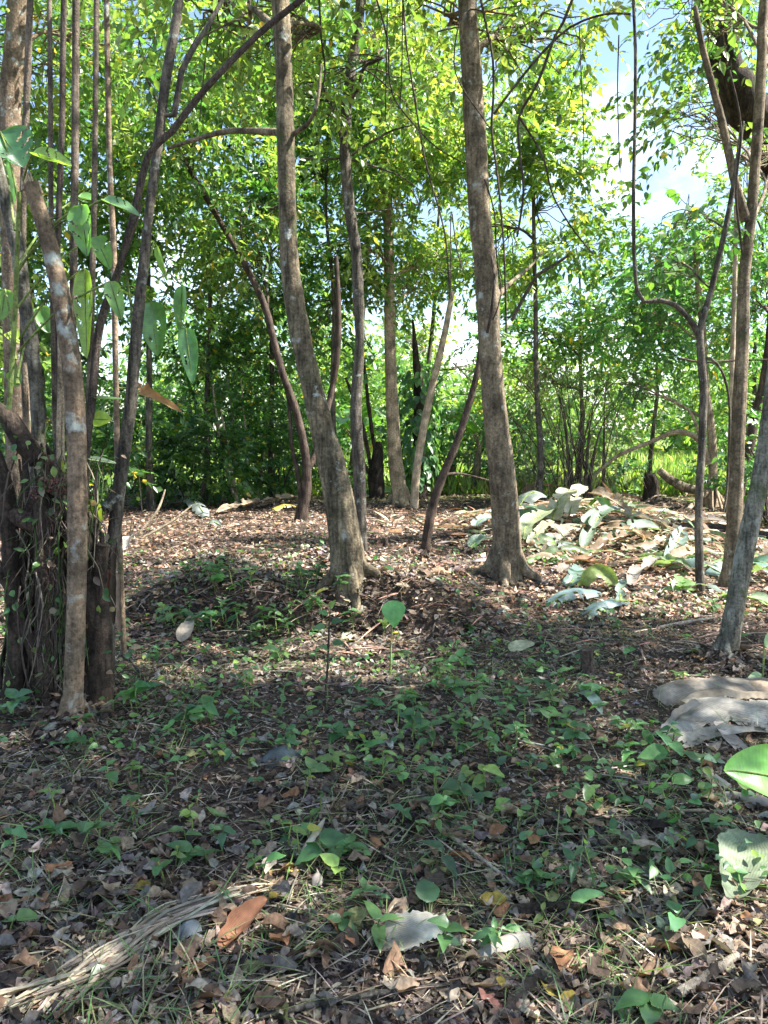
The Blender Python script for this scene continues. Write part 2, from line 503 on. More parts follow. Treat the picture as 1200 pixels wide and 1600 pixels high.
M_BARK_DARK = bark_mat('dark_wet_bark', (.035, .026, .02), (.12, .085, .065), scale=1.6)
M_BARK_ROT = bark_mat('rotten_stump_wood', (.018, .014, .011), (.085, .062, .045), moss=.2, bump=1.0, scale=1.2)
M_BARK_LICH = bark_mat('lichen_spotted_bark', (.13, .095, .06), (.25, .18, .12), lichen=.38, lcol=(.40, .43, .38), moss=.2, crack=.5)
M_BARK_MOSS = bark_mat('mossy_grey_bark', (.11, .10, .075), (.29, .27, .21), lichen=.45, lcol=(.33, .34, .29), moss=.35, scale=1.3)
M_POLE = bark_mat('brown_pole_bark', (.11, .085, .06), (.23, .185, .135), scale=2.0, crack=.7)
M_VINE = bark_mat('vine_stem', (.05, .038, .03), (.13, .10, .08), scale=2.5)
M_TAN = bark_mat('tan_peeled_pole', (.33, .25, .16), (.50, .40, .28), scale=2, crack=.4)

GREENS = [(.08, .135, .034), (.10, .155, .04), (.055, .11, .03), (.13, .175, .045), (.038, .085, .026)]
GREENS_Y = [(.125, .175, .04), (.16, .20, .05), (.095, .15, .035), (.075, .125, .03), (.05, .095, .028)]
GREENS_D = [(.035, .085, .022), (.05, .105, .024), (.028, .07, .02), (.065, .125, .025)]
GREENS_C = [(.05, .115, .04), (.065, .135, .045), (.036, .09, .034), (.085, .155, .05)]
# ------------------------------------------------------------------ ground sheet
def axis(fine0, fine1, step, far0, far1):
    a = list(np.arange(fine0, fine1 + 1e-6, step))
    s, x = step, fine1
    while x < far1:
        s *= 1.35; x += s; a.append(min(x, far1))
    s, x = step, fine0
    while x > far0:
        s *= 1.35; x -= s; a.insert(0, max(x, far0))
    return np.array(a)

gx = axis(-7, 7, .07, -600, 600)
gy = axis(.8, 15, .07, -300, 900)
X, Y = np.meshgrid(gx, gy)
Z = ground_h(X, Y)
mb = MB()
nx, ny = len(gx), len(gy)
i = np.arange(ny - 1)[:, None]; j = np.arange(nx - 1)[None, :]
mb.add(np.stack([X, Y, Z], -1).reshape(-1, 3), q=np.stack([i * nx + j, i * nx + j + 1, (i + 1) * nx + j + 1, (i + 1) * nx + j], -1).reshape(-1, 4))
tag(put('ground', mb.mesh('ground', M_SOIL)), 'dark forest floor of soil under the leaf litter', 'ground', kind='structure')

# ------------------------------------------------------------------ trees
def spray_leaves(mb, tw, cen, out, Ls, per, leaf_len, cols, T, twig_r=.004, droop=.35, wr=.5, twigcol=(.12, .09, .06), side_bias=None):
    """leafy twigs starting at cen, growing along out"""
    K = len(cen)
    if K == 0: return
    out = unit(out)
    Ls = np.broadcast_to(Ls, (K,))
    t = (np.tile(np.linspace(.12, 1, per), (K, 1)) + rng.uniform(-.04, .04, (K, per)))
    sag = np.zeros((K, per, 3)); sag[..., 2] = -droop * .45 * (t ** 2) * Ls[:, None]
    pos = cen[:, None, :] + out[:, None, :] * (t * Ls[:, None])[..., None] + sag
    side = unit(np.cross(out, np.array([0, 0, 1.]) + .35 * rng.normal(size=(K, 3))))
    sg = np.where(np.arange(per) % 2 == 0, 1., -1.)[None, :, None]
    d = out[:, None, :] * .55 + side[:, None, :] * sg * .85 + .38 * rng.normal(size=(K, per, 3)) + np.array([0, 0, -droop])
    nrm = np.array([0, 0, 1.]) + .55 * rng.normal(size=(K, per, 3))
    n = K * per
    ll = leaf_len * rng.uniform(.6, 1.25, n)
    cc = palette(K, cols, .16)
    cc = np.repeat(cc, per, 0) * (1 + .11 * rng.normal(size=(n, 1)))
    yel = rng.random(n) < .012
    cc[yel] = np.array([.34, .24, .03])
    leaves(mb, pos.reshape(-1, 3), d.reshape(-1, 3), nrm.reshape(-1, 3), ll, ll * wr * rng.uniform(.8, 1.15, n), np.clip(cc, .005, .9), T)
    if tw is not None:
        # three-sided twig, two segments
        e = cen + out * Ls[:, None]; e[:, 2] -= droop * .45 * Ls
        m = cen + out * (Ls * .5)[:, None]; m[:, 2] -= droop * .11 * Ls
        a = unit(np.cross(out, [0.3, .2, 1.])); b = np.cross(out, a)
        V = []
        for p, r in ((cen, twig_r), (m, twig_r * .7), (e, twig_r * .3)):
            for k in range(3):
                V.append(p + a * (r * math.cos(k * 2.094)) + b * (r * math.sin(k * 2.094)))
        V = np.stack(V, 1)
        F = []
        for s in (0, 3):
            for k in range(3):
                F.append((s + k, s + (k + 1) % 3, s + 3 + (k + 1) % 3, s + 3 + k))
        F = (np.array(F)[None] + (np.arange(K) * 9)[:, None, None]).reshape(-1, 4)
        tw.add(V.reshape(-1, 3), q=F, c=twigcol)

def lump_points(c, r, n, seed, clump=.9, thr=.40):
    c = np.asarray(c, float); r = np.broadcast_to(np.asarray(r, float), (3,))
    out = []
    for _ in range(6):
        d = rdir(n * 2); rad = rng.uniform(.25, 1, n * 2) ** .55
        p = c + d * rad[:, None] * r
        k = vnoise(p * clump + seed) > thr
        out.append(p[k])
        if sum(map(len, out)) >= n: break
    p = np.concatenate(out)[:n]
    return p

def limb_path(a, b, sag=0.12, wob=.08):
    a = np.asarray(a, float); b = np.asarray(b, float)
    L = np.linalg.norm(b - a)
    pts = []
    for t in (0, .25, .5, .75, 1):
        p = a * (1 - t) + b * t
        p = p + np.array([0, 0, 1.]) * math.sin(t * math.pi) * sag * L + rng.normal(size=3) * wob * L * (0 < t < 1) * .5
        pts.append(p)
    return pts

BASES = []
def build_tree(name, label, cat, trunk, bark, lumps=(), limbs=(), leaf_len=.09, per=16, cols=GREENS, T=T_Q, group=None,
               sides=12, bump=.12, flare=0, twig=True, thr=.40, clump=.9, spray=(.4, .85), attach=None, wr=.5, limb_r=None, roots=0, extra=None, droop=.35, gaps=()):
    """trunk: list of (point, radius) from the ground up; lumps: (centre, radii, sprays); limbs: explicit (points, radii)"""
    pts = np.array([p for p, r in trunk]); rad = np.array([r for p, r in trunk])
    base = pts[0].copy(); base[2] = float(ground_h(base[0], base[1]))
    root = thing(name, label, cat, base, group)
    mb = MB()
    seed = rng.uniform(0, 50)
    fl = None
    if roots:
        ph = rng.uniform(0, 6); plen = np.linalg.norm(np.diff(pts, axis=0), axis=1).sum()
        def fl(s, a):
            w = np.clip(1 - s * plen / .42, 0, 1) ** 2
            return 1 + w * (.22 + .26 * np.cos(a * roots + ph) + .13 * np.cos(a * (roots - 2) + ph * 2))
    tp, tr = tube(mb, pts, rad, sides, bump, seed, flute=fl, step=.10)
    put('trunk', mb.mesh('trunk', bark), root)
    if roots:
        r0 = rad[1]; a0 = rng.uniform(0, 6.28)
        for k in range(roots):
            a = a0 + k * 6.283 / roots + rng.normal() * .25
            dv = np.array([math.cos(a), math.sin(a), 0]); ln = r0 * rng.uniform(1.7, 2.5)
            q = []
            for f, hh in ((.35, r0 * 1.9), (.85, r0 * .75), (1.5, r0 * .25), (ln / r0, -.02)):
                pp = base + dv * r0 * f + np.array([rng.normal(), rng.normal(), 0]) * r0 * .12 * f * .5
                pp[2] = float(ground_h(pp[0], pp[1])) + hh
                q.append(pp)
            rm = MB(); tube(rm, q, [r0 * .4, r0 * .34, r0 * .22, r0 * .08], 9, .25, seed + k)
            put('root', rm.mesh('root', bark), root)
        BASES.append((base, r0))
    for (lp, lr) in limbs:
        lm = MB(); tube(lm, np.array(lp), np.array(lr), 7, .15, seed)
        put('limb', lm.mesh('limb', bark), root)
    if len(lumps):
        cm = MB(); tw = MB() if twig else None
        zmax = tp[-1][2]
        for li, (c, r, n) in enumerate(lumps):
            c = np.asarray(c, float)
            p = lump_points(c, r, n, seed, clump=clump, thr=thr)
            if gaps:
                sh = p[:, :2] - np.array([math.sin(SUN_AZ), math.cos(SUN_AZ)]) * (p[:, 2:3] / math.tan(SUN_EL))
                for (gp, gr) in gaps: 
                    k_ = np.hypot(sh[:, 0] - gp[0], sh[:, 1] - gp[1]) > gr
                    p, sh = p[k_], sh[k_]
            out = unit(p - c) * .6 + .6 * rng.normal(size=p.shape) + np.array([0, 0, -.1])
            spray_leaves(cm, tw, p, out, rng.uniform(*spray, len(p)), per, leaf_len, cols, T, droop=droop, wr=wr)
            # limb from the trunk to the lump, with branchlets
            hz = tp[:, 2]
            want = min(max(c[2] - np.linalg.norm(c[:2] - np.interp(c[2], hz, tp[:, 0]) if False else c[:2] - tp[-1][:2]) * .55, pts[0][2] + (zmax - pts[0][2]) * .35), zmax)
            k = int(np.argmin(abs(hz - want)))
            a = tp[k]
            lr0 = (limb_r or min(tr[k] * .42, .034))
            lp = limb_path(a, c, .08)
            lm = MB(); q, qr = tube(lm, lp, np.linspace(lr0, lr0 * .35, 5), 6, .1, seed)
            for z in p[::max(1, len(p) // 14)]:
                s = q[int(rng.integers(len(q) // 3, len(q)))]
                tube(lm, limb_path(s, z, .05, .12), np.linspace(lr0 * .38, .005, 5), 4, 0, cap=False, step=.5)
            put('limb', lm.mesh('limb', bark), root)
        cr = put('crown', cm.mesh('crown', M_LEAF), root)
        tag(cr, kind='stuff')
        if twig:
            tag(put('twigs', tw.mesh('twigs', M_TWIG), root), kind='stuff')
    return root

def px_trunk(lst, d, sink=.12, ext=None):
    """(px, py, width px[, depth offset]) up the trunk, then extra world-space points"""
    out = []
    for e in lst:
        dd = d + (e[3] if len(e) > 3 else 0)
        out.append((P(e[0], e[1], dd), e[2] / 2400.0 * dd))
    p0, r0 = out[0]
    q = p0.copy(); q[2] = float(ground_h(p0[0], p0[1])) - sink
    if q[2] < p0[2] - .02: out.insert(0, (q, r0 * 1.08))
    if ext:
        for (dx, dy, dz, r) in ext:
            b = out[-1][0]
            out.append((b + np.array([dx, dy, dz]), r))
    return out

def LP(px, py, d, rx, rz, n, ry=None):
    return (P(px, py, d), (rx, ry or rx * .8, rz), n)

dA = G(545, 925)[1]
build_tree('leaning_tree', 'thick brown trunk leaning left from the middle of the clearing', 'tree',
    px_trunk([(545, 928, 60), (543, 900, 54), (534, 812, 46), (517, 726, 41), (504, 675, 37), (488, 606, 32), (472, 537, 32), (460, 469, 31), (452, 400, 28), (448, 300, 26), (446, 200, 26), (443, 100, 25), (438, 0, 26)], dA, ext=[(-.06, .1, 1.2, .07), (.05, .1, 1.5, .055), (.1, 0, 1.3, .035)]),
    M_BARK_A, sides=18, roots=5, bump=.10,
    lumps=[LP(330, 20, 7.6, 1.0, .55, 50), LP(480, 60, 7.4, .8, .5, 24), (P(430, -130, 7.2), (1.6, 1.4, .8), 110), (P(380, -420, 7), (1.9, 1.7, .9), 120)],
    limbs=[([P(551, 935, dA - .03), P(548, 870, dA - .03), P(537, 790, dA - .03), P(525, 730, dA - .03), P(516, 690, dA - .03), P(511, 672, dA - .03)], [.125, .11, .09, .078, .068, .03]),
           ([P(448, 208, dA), P(400, 205, dA + .3), P(345, 207, dA + .6), P(262, 232, dA + .9)], [.03, .026, .022, .014]),
           ([P(447, 215, dA), P(480, 195, dA - .1), P(496, 160, dA - .2), P(502, 100, dA - .1)], [.02, .016, .013, .008])],
    leaf_len=.11, per=12, cols=GREENS_Y, T=T_M, thr=.35)

dB = G(566, 882)[1]
build_tree('slender_tree', 'slim wavy grey trunk rising right behind the thick leaning tree', 'tree',
    px_trunk([(566, 882, 20), (564, 812, 17), (561, 726, 20), (556, 640, 18), (562, 537, 14), (560, 469, 17), (557, 400, 16), (558, 433, 16), (547, 333, 17), (540, 250, 17), (540, 200, 16), (545, 133, 15), (556, 67, 14), (564, 0, 15)][:6] + [(557, 400, 16), (547, 333, 17), (540, 250, 17), (540, 200, 16), (545, 133, 15), (556, 67, 14), (564, 0, 15)], dB, ext=[(.1, .1, 1.2, .045), (0, .1, 1.2, .03)]),
    M_BARK_B, sides=12, bump=.16,
    lumps=[LP(600, 90, 8.3, .9, .5, 34), LP(500, 130, 8.2, .5, .4, 12), (P(590, -150, 8.2), (1.5, 1.3, .8), 90)],
    limbs=[([P(545, 245, dB), P(575, 225, dB), P(615, 203, dB - .2), P(645, 196, dB - .3)], [.017, .014, .011, .006]),
           ([P(546, 248, dB), P(590, 262, dB + .2), P(625, 275, dB + .3), P(660, 300, dB + .4)], [.016, .011, .008, .004]),
           ([P(538, 247, dB), P(505, 249, dB), P(470, 247, dB + .2)], [.012, .01, .006]),
           ([P(556, 333, dB), P(590, 330, dB + .2), P(625, 323, dB + .4)], [.009, .007, .004])],
    leaf_len=.11, per=12, cols=GREENS_Y, T=T_M, thr=.35)

dC = G(790, 913)[1]
build_tree('straight_tree', 'stout smooth brown trunk with flared root foot right of centre', 'tree',
    px_trunk([(790, 914, 62), (791, 885, 50), (792, 850, 46), (788, 780, 43), (780, 700, 40), (773, 640, 37), (765, 537, 34), (762, 469, 35), (757, 400, 34), (749, 333, 33), (744, 233, 33), (738, 133, 31), (734, 67, 29), (730, 0, 27)], dC, ext=[(-.05, .1, 1.3, .07), (.05, .1, 1.4, .055), (.05, 0, 1.5, .035)]),
    M_BARK_C, sides=18, roots=5, bump=.07,
    lumps=[LP(700, 40, 8, .9, .5, 30), LP(830, 60, 8.2, .8, .6, 36), (P(740, -160, 7.6), (1.6, 1.4, .8), 100), (P(680, -450, 7.4), (1.8, 1.7, .9), 110), ((3.0, 7.2, 7.3), (1.3, .9, .5), 45)],  # last lump, out of view, is added to shade the upper trunks
    limbs=[([P(770, 470, dC - .05), P(800, 440, dC + .3), P(830, 415, dC + .8), P(850, 390, dC + 1)], [.03, .02, .014, .008])],
    leaf_len=.11, per=12, cols=GREENS_Y, T=T_M, thr=.36)

dD = G(626, 790)[1]
build_tree('tan_tree', 'tan straight trunk at the back edge of the clearing beside the bare pole', 'tree',
    px_trunk([(626, 792, 30), (624, 770, 25), (617, 709, 22), (613, 640, 19.5), (610, 555, 18), (608, 434, 16), (606, 330, 15), (600, 200, 14), (590, 93, 12), (586, 0, 11)], dD, ext=[(0, 0, 2, .05)]),
    M_BARK_D, sides=14, roots=4, bump=.06,
    lumps=[LP(600, 170, dD - .5, 2.0, 1.4, 170), LP(655, 320, dD, 1.3, 1.1, 120), LP(560, 40, dD, 1.8, 1.2, 130), LP(700, 120, dD - 1, 1.5, 1.2, 120), LP(590, 390, dD - .6, .7, .5, 36), LP(655, 450, dD + 1.5, .9, .5, 50), LP(690, 400, dD + 1, .7, .5, 40)],
    leaf_len=.155, per=14, cols=GREENS_Y)

dE = G(648, 796)[1]
build_tree('dead_pole', 'bare pale tan dead pole leaning right from the foot of the tan trunk', 'dead pole',
    px_trunk([(647, 797, 14), (652, 726, 13), (671, 623, 12), (695, 520, 10), (707, 455, 7)], dE), M_TAN, sides=10, bump=.08)

dF = G(664, 868)[1]
build_tree('dark_leaning_sapling', 'thin dark brown leafless sapling leaning right behind the stout trunk', 'sapling',
    px_trunk([(663, 868, 15), (675, 795, 15), (692, 743, 13), (716, 685, 12), (738, 613, 10), (749, 560, 9), (757, 480, 8), (760, 420, 7)], dF), M_BARK_DARK, sides=10, bump=.12,
    limbs=[([P(694, 742, dF), P(720, 740, dF + .4), P(770, 752, dF + .8)], [.02, .014, .008])])

dG = G(470, 815)[1]
build_tree('crooked_tree', 'crooked dark-footed tree bending left behind the thick leaning trunk', 'tree',
    px_trunk([(469, 815, 22), (474, 790, 18), (479, 760, 15), (477, 709, 13), (462, 640, 12), (441, 582, 11), (429, 537, 11), (414, 479, 10.5), (393, 433, 10), (370, 390, 9), (343, 345, 8), (320, 305, 8)], dG, ext=[(-.5, 0, .9, .03), (-.4, 0, 1.0, .02)]),
    M_BARK_DARK, sides=10, bump=.14,
    lumps=[LP(300, 230, dG, 1.4, 1.0, 120), LP(380, 330, dG + .5, 1.0, .8, 80), LP(250, 120, dG - .5, 1.5, 1.1, 130), LP(420, 400, dG + .8, .7, .6, 40)],
    limbs=[([P(471, 780, dG), P(465, 740, dG), P(455, 690, dG), P(452, 640, dG), P(440, 560, dG + .2)], [.05, .04, .035, .03, .015]),
           ([P(478, 740, dG), P(492, 710, dG + .1), P(505, 660, dG + .2), P(516, 620, dG + .3), (P(527, 555, dG + .3)), P(529, 486, dG + .3), P(525, 400, dG + .3)], [.05, .05, .05, .05, .05, .045, .035])],
    leaf_len=.14, per=14, cols=GREENS)

# ---- right side
d1 = G(1138, 918)[1]
build_tree('forked_tree', 'upright brown forked tree left of the mossy leaning trunk', 'tree',
    px_trunk([(1138, 918, 34), (1143, 880, 26), (1148, 812, 23), (1153, 675, 21), (1160, 537, 19), (1163, 433, 17), (1174, 333, 15), (1184, 200, 15), (1190, 100, 14), (1194, 0, 13)], d1, ext=[(.1, 0, 1.2, .035), (.1, 0, 1.2, .02)]),
    M_BARK_C, sides=12, bump=.1,
    limbs=[([P(1166, 345, d1), P(1150, 290, d1 - .05), P(1128, 190, d1 - .1), P(1100, 83, d1 - .2), P(1086, 10, d1 - .2)], [.045, .038, .033, .027, .02])],
    lumps=[LP(1115, 60, 9.2, .6, .55, 38), LP(1110, 190, 9.4, .45, .45, 28), LP(1150, 250, 9.4, .6, .5, 30), (P(1180, -120, 7.4), (.8, .8, .5), 18), LP(1060, 20, 9.0, .4, .35, 16)],
    leaf_len=.13, per=11, cols=GREENS, T=T_M, wr=.52)

d2 = G(1136, 1026)[1]
build_tree('mossy_leaning_tree', 'grey mossy lichen-patched trunk leaning right at the right edge', 'tree',
    px_trunk([(1134, 1030, 36), (1142, 985, 31), (1158, 895, 29), (1171, 827, 28), (1186, 760, 27), (1198, 690, 27), (1210, 600, 26), (1225, 450, 25), (1232, 300, 24)], d2, ext=[(.1, -.1, 1.4, .05), (.2, -.2, 1.4, .04), (.1, -.2, 1.3, .025)]),
    M_BARK_MOSS, sides=14, bump=.12, roots=4,
    lumps=[((2.9, 3.3, 6.6), (1.6, 1.4, .7), 110), ((3.4, 2.4, 6.9), (1.5, 1.2, .7), 70)],
    leaf_len=.11, per=13, cols=GREENS, T=T_M)

d3 = G(1094, 924)[1]
build_tree('twisted_sapling', 'twisted slim stem with a hooked side vine left of the forked tree', 'sapling',
    px_trunk([(1094, 924, 15), (1092, 850, 12.5), (1092, 778, 12), (1097, 692, 12), (1099, 606, 12), (1094, 520, 11), (1112, 452, 9), (1126, 390, 8), (1137, 340, 8), (1150, 267, 7), (1160, 190, 6)], d3), M_BARK_B, sides=10, bump=.2,
    limbs=[([P(1094, 530, d3), P(1085, 510, d3), P(1072, 492, d3), P(1054, 476, d3), P(1030, 469, d3), P(1006, 471, d3), P(996, 455, d3), P(991, 400, d3), P(990, 300, d3), P(992, 200, d3), P(993, 83, d3), P(990, -20, d3), P(1000, -120, d3)], [.03, .028, .026, .024, .022, .021, .019, .017, .016, .015, .014, .013, .01]),
           ([P(1099, 600, d3 + .05), P(1104, 560, d3 + .1), P(1128, 580, d3 + .3), P(1140, 640, d3 + .4), P(1136, 760, d3 + .4), P(1130, 800, d3 + .4)], [.015, .013, .013, .012, .012, .012])],
    lumps=[LP(1040, 410, 7.4, .22, .18, 7), LP(1075, 330, 7.6, .3, .25, 12)],
    leaf_len=.11, per=9, cols=GREENS_D, T=T_M, wr=.65, twig=True)

d4 = G(1106, 796)[1]
build_tree('buttress_tree', 'pale grey tree with spreading prop roots behind the twisted stem', 'tree',
    px_trunk([(1108, 790, 26), (1110, 770, 20), (1114, 744, 14), (1112, 675, 12), (1103, 606, 11), (1098, 520, 10), (1090, 440, 8), (1085, 380, 7)], d4), M_BARK_D, sides=10, bump=.12, roots=5,
    limbs=[([P(1110, 765, d4), P(1090, 780, d4 - .2), P(1072, 800, d4 - .5)], [.08, .06, .03]), ([P(1112, 760, d4), P(1128, 782, d4 - .2), P(1142, 802, d4 - .4)], [.05, .04, .03]),
           ([P(1112, 740, d4), P(1113, 775, d4 - .3), P(1113, 806, d4 - .5)], [.025, .02, .02]), ([P(1115, 755, d4), P(1125, 785, d4 - .3), P(1130, 805, d4 - .5)], [.03, .025, .02]),
           ([P(1108, 725, d4), P(1097, 695, d4), P(1080, 679, d4), P(1054, 675, d4), P(1020, 689, d4 + .1), P(972, 709, d4 + .2), P(945, 728, d4 + .3), P(926, 748, d4 + .4)], [.07, .06, .055, .05, .042, .035, .03, .02]),
           ([P(1097, 695, d4), P(1088, 665, d4), P(1075, 640, d4), P(1037, 618, d4 + .1)], [.035, .03, .025, .012])],
    lumps=[LP(1060, 420, d4 + .6, 1.4, .9, 110), LP(1010, 500, d4 + .8, 1.4, .9, 130), LP(1090, 520, d4 + 1, 1.2, .8, 90), LP(1140, 420, d4 + .5, 1.1, 1.0, 80), LP(960, 600, d4 + .9, .7, .3, 14)],
    leaf_len=.15, per=14, cols=GREENS_C)

build_tree('pale_pole', 'straight pale tan pole standing right behind the forked tree', 'dead pole',
    px_trunk([(1138, 812, 8), (1141, 700, 8), (1146, 500, 7.5), (1149, 400, 7), (1150, 320, 6)], G(1138, 812)[1]), M_TAN, sides=8, bump=.05)
d6 = G(1160, 800)[1]
build_tree('leaning_back_tree', 'dark slanting tree behind the mossy trunk at the right edge', 'tree',
    px_trunk([(1148, 800, 30), (1152, 770, 22), (1164, 726, 16), (1178, 658, 15), (1192, 606, 14), (1204, 520, 13), (1210, 400, 12), (1212, 250, 10)], d6), M_BARK_DARK, sides=10, bump=.2,
    lumps=[LP(1190, 330, d6, 1.2, 1.0, 90), LP(1150, 130, d6, 1.3, 1.0, 100), LP(1190, 480, d6 + .5, 1.0, .8, 60), LP(1200, 640, d6 + 1, .9, .7, 40)],
    leaf_len=.12, per=14, cols=GREENS)
# big dark limb-like trunk leaning across the top right corner
build_tree('epiphyte_laden_tree', 'thick dark epiphyte-covered trunk slanting across the top right corner', 'tree',
    [(np.array([8.6, 10.5, -.1]), .26), (P(1330, 500, 10.5), .22), (P(1260, 330, 10.4), .24), (P(1205, 225, 10.2), .25), (P(1165, 160, 10.1), .25), (P(1135, 90, 10), .2), (P(1115, 0, 10), .16), (P(1105, -120, 10), .11)],
    M_BARK_ROT, sides=14, bump=.7,
    lumps=[LP(1175, 140, 10.3, .5, .5, 24), LP(1130, 40, 10.3, .5, .5, 22), LP(1120, -150, 10, 1.6, 1.0, 80), LP(1190, 230, 10, .45, .4, 24)],
    leaf_len=.11, per=10, cols=GREENS_D, T=T_M)
# ---- background trees, each on its own foot
def bg_tree(label, basepx, d, lumps, cols=GREENS, w=.07, leaf=.17, top=None, bark=None, name='background_tree', per=15, thr=.42, twig=True):
    x = (basepx - 600) / 1200.0 * d
    b = np.array([x, d, -.1])
    L = [LP(px, py, d + dd, rx, rz, int(n * .76)) for (px, py, dd, rx, rz, n) in lumps]
    zt = max(l[0][2] for l in L)
    cx = np.mean([l[0][0] for l in L])
    tr = [(b, w * 1.25)]
    for t in (.12, .3, .5, .7, .85, 1.0):
        p = np.array([x * (1 - t * t) + cx * t * t + .12 * rng.normal() * t, d + .1 * rng.normal(), zt * t])
        tr.append((p, w * (1 - .75 * t)))
    return build_tree(name, label, 'tree', tr, bark or M_BARK_B, lumps=L, leaf_len=leaf, per=per, cols=cols, sides=8, bump=.12,
                      group='trees around the back of the clearing', twig=twig, thr=thr, spray=(.5, 1.0), limb_r=w * .45)

bg_tree('leafy tree behind the left clump of poles', 60, 13.5, [(40, 110, 0, 1.7, 1.2, 160), (110, 300, 0, 1.5, 1.1, 150), (10, 420, 0, 1.5, 1.1, 130), (120, 470, .5, 1.2, .9, 90)], GREENS + GREENS_D)
bg_tree('leafy yellow-green tree behind the leaning dark branch at left', 235, 14, [(220, 60, 0, 1.7, 1.2, 170), (300, 200, 0, 1.4, 1.0, 130), (190, 260, 0, 1.4, 1.0, 130), (240, 400, 0, 1.3, 1.0, 120)], GREENS_Y + GREENS_D)
bg_tree('dense green tree behind the hanging perforated leaves', 325, 16, [(330, 320, 0, 1.6, 1.2, 160), (290, 470, 0, 1.6, 1.2, 170), (400, 210, 0, 1.6, 1.2, 160), (380, 560, .5, 1.3, .9, 100)], GREENS + GREENS_D)
bg_tree('dark green tree between the crooked tree and thick leaning trunk', 425, 17, [(410, 470, 0, 1.5, 1.1, 140), (470, 370, 0, 1.4, 1.1, 130), (350, 580, 0, 1.4, 1.0, 120), (440, 100, 0, 1.8, 1.3, 160)], GREENS_D)
bg_tree('thin tree with dark drooping leaves just right of the leaning trunk', 522, 15, [(515, 470, 0, .9, .9, 90), (500, 270, 0, 1.5, 1.1, 140), (480, 130, 0, 1.5, 1.1, 130), (535, 380, 0, .7, .7, 50)], GREENS_D, w=.06)
bg_tree('light green tree behind the bare pale pole', 668, 18, [(650, 440, 0, 1.0, .7, 70), (655, 545, 4, .9, .7, 60), (745, 600, 4, .9, .6, 50), (690, 310, 0, 1.6, 1.2, 140), (640, 230, 0, 1.7, 1.2, 150), (720, 190, 0, 1.5, 1.2, 130)], GREENS_Y)
bg_tree('yellow-green tree right of the stout brown trunk', 842, 15, [(840, 330, 0, 1.4, 1.1, 150), (800, 200, 0, 1.4, 1.1, 150), (870, 230, -.3, .9, .8, 80), (770, 350, .5, 1.1, .9, 100), (860, 120, 0, .7, .7, 50)], GREENS_Y)
bg_tree('bushy bright tree behind the cut banana leaf heap', 905, 18, [(880, 470, 0, 1.5, 1.0, 130), (820, 520, 0, 1.3, .8, 80), (950, 520, 0, 1.4, .7, 90), (870, 600, .3, 1.0, .5, 30), (920, 390, .3, .8, .5, 40)], GREENS_Y + GREENS_C)
bg_tree('round green tree behind the hooked vine', 1015, 19, [(1000, 490, 0, 1.6, .8, 130), (1075, 510, 0, 1.4, .7, 90), (1060, 430, 0, 1.3, .8, 90)], GREENS_Y + GREENS_C)
bg_tree('tall pale tree behind the forked tree', 1175, 18, [(1170, 480, 0, 1.5, 1.1, 120), (1130, 560, 0, 1.4, .8, 90), (1180, 300, 0, 1.6, 1.2, 120)], GREENS)
bg_tree('tall shady tree at the far left edge', -60, 10.5, [(-20, 60, 0, 1.4, 1.0, 110), (20, 250, .4, 1.0, .8, 70), (-40, 500, .5, 1.3, 1.0, 100)], GREENS)
bg_tree('high canopy tree above the centre of the clearing', 560, 21, [(560, 190, 0, 2.2, 1.5, 150), (700, 60, 0, 2.2, 1.4, 150), (420, 60, 0, 2.4, 1.5, 150), (820, 60, 0, 1.5, 1.2, 100), (520, 430, 0, 1.4, 1.0, 60)], GREENS_Y)

# big pale trunk in the top left corner
dT = 9.5
build_tree('corner_tree', 'thick pale blotched trunk in the top left corner behind the poles', 'tree',
    [(np.array([(28 - 600) / 1200 * dT, dT, -.1]), .17), (P(25, 500, dT), .15), (P(16, 190, dT), .125), (P(24, 90, dT), .13), (P(30, 0, dT), .13), (P(30, -200, dT), .10)], M_BARK_LICH, sides=12, bump=.1,
    lumps=[(P(60, -180, dT), (1.6, 1.4, .9), 90), LP(100, 60, dT + .6, .9, .6, 40)], leaf_len=.10, per=13, cols=GREENS_Y, T=T_M)

# unseen tree added outside the view; its crown is shaped to shade the foreground
build_tree('added_shade_tree', 'unseen broad-crowned tree added outside the view on the right to shade the foreground', 'tree',
    [(np.array([5.9, 2.2, -.1]), .2), (np.array([5.8, 2.3, 2.]), .17), (np.array([5.6, 2.4, 4.2]), .14), (np.array([5.3, 2.6, 6.2]), .09)], M_BARK_C, sides=12,
    lumps=[((4.2, 2.6, 6.9), (2.3, 1.7, .7), 420), ((6.2, 3.4, 7.2), (2.0, 1.6, .8), 330), ((3.4, 1.2, 6.6), (1.9, 1.4, .6), 190), ((6.4, 1.0, 7.4), (2.0, 1.4, .8), 230), ((5.2, 4.6, 7.0), (1.6, .9, .6), 170), ((2.6, 3.6, 6.7), (1.3, 1.2, .5), 130), ((4.9, 5.8, 6.6), (2.3, .8, .5), 200), ((7.2, 4.3, 6.9), (1.4, 1.4, .6), 170), ((3.2, 5.4, 6.4), (1.2, .7, .4), 70)],
    leaf_len=.13, per=15, cols=GREENS, T=T_Q, thr=.36, clump=.75,
    gaps=[(G(960, 1510), .40), (G(430, 1480), .30), (G(60, 1570), .30), (G(1125, 1120), .40), (G(870, 1065), .30), (G(290, 1210), .30), (G(50, 1150), .32), (G(250, 1050), .35)])  # sprays left out of the crown so sun patches fall on these ground spots

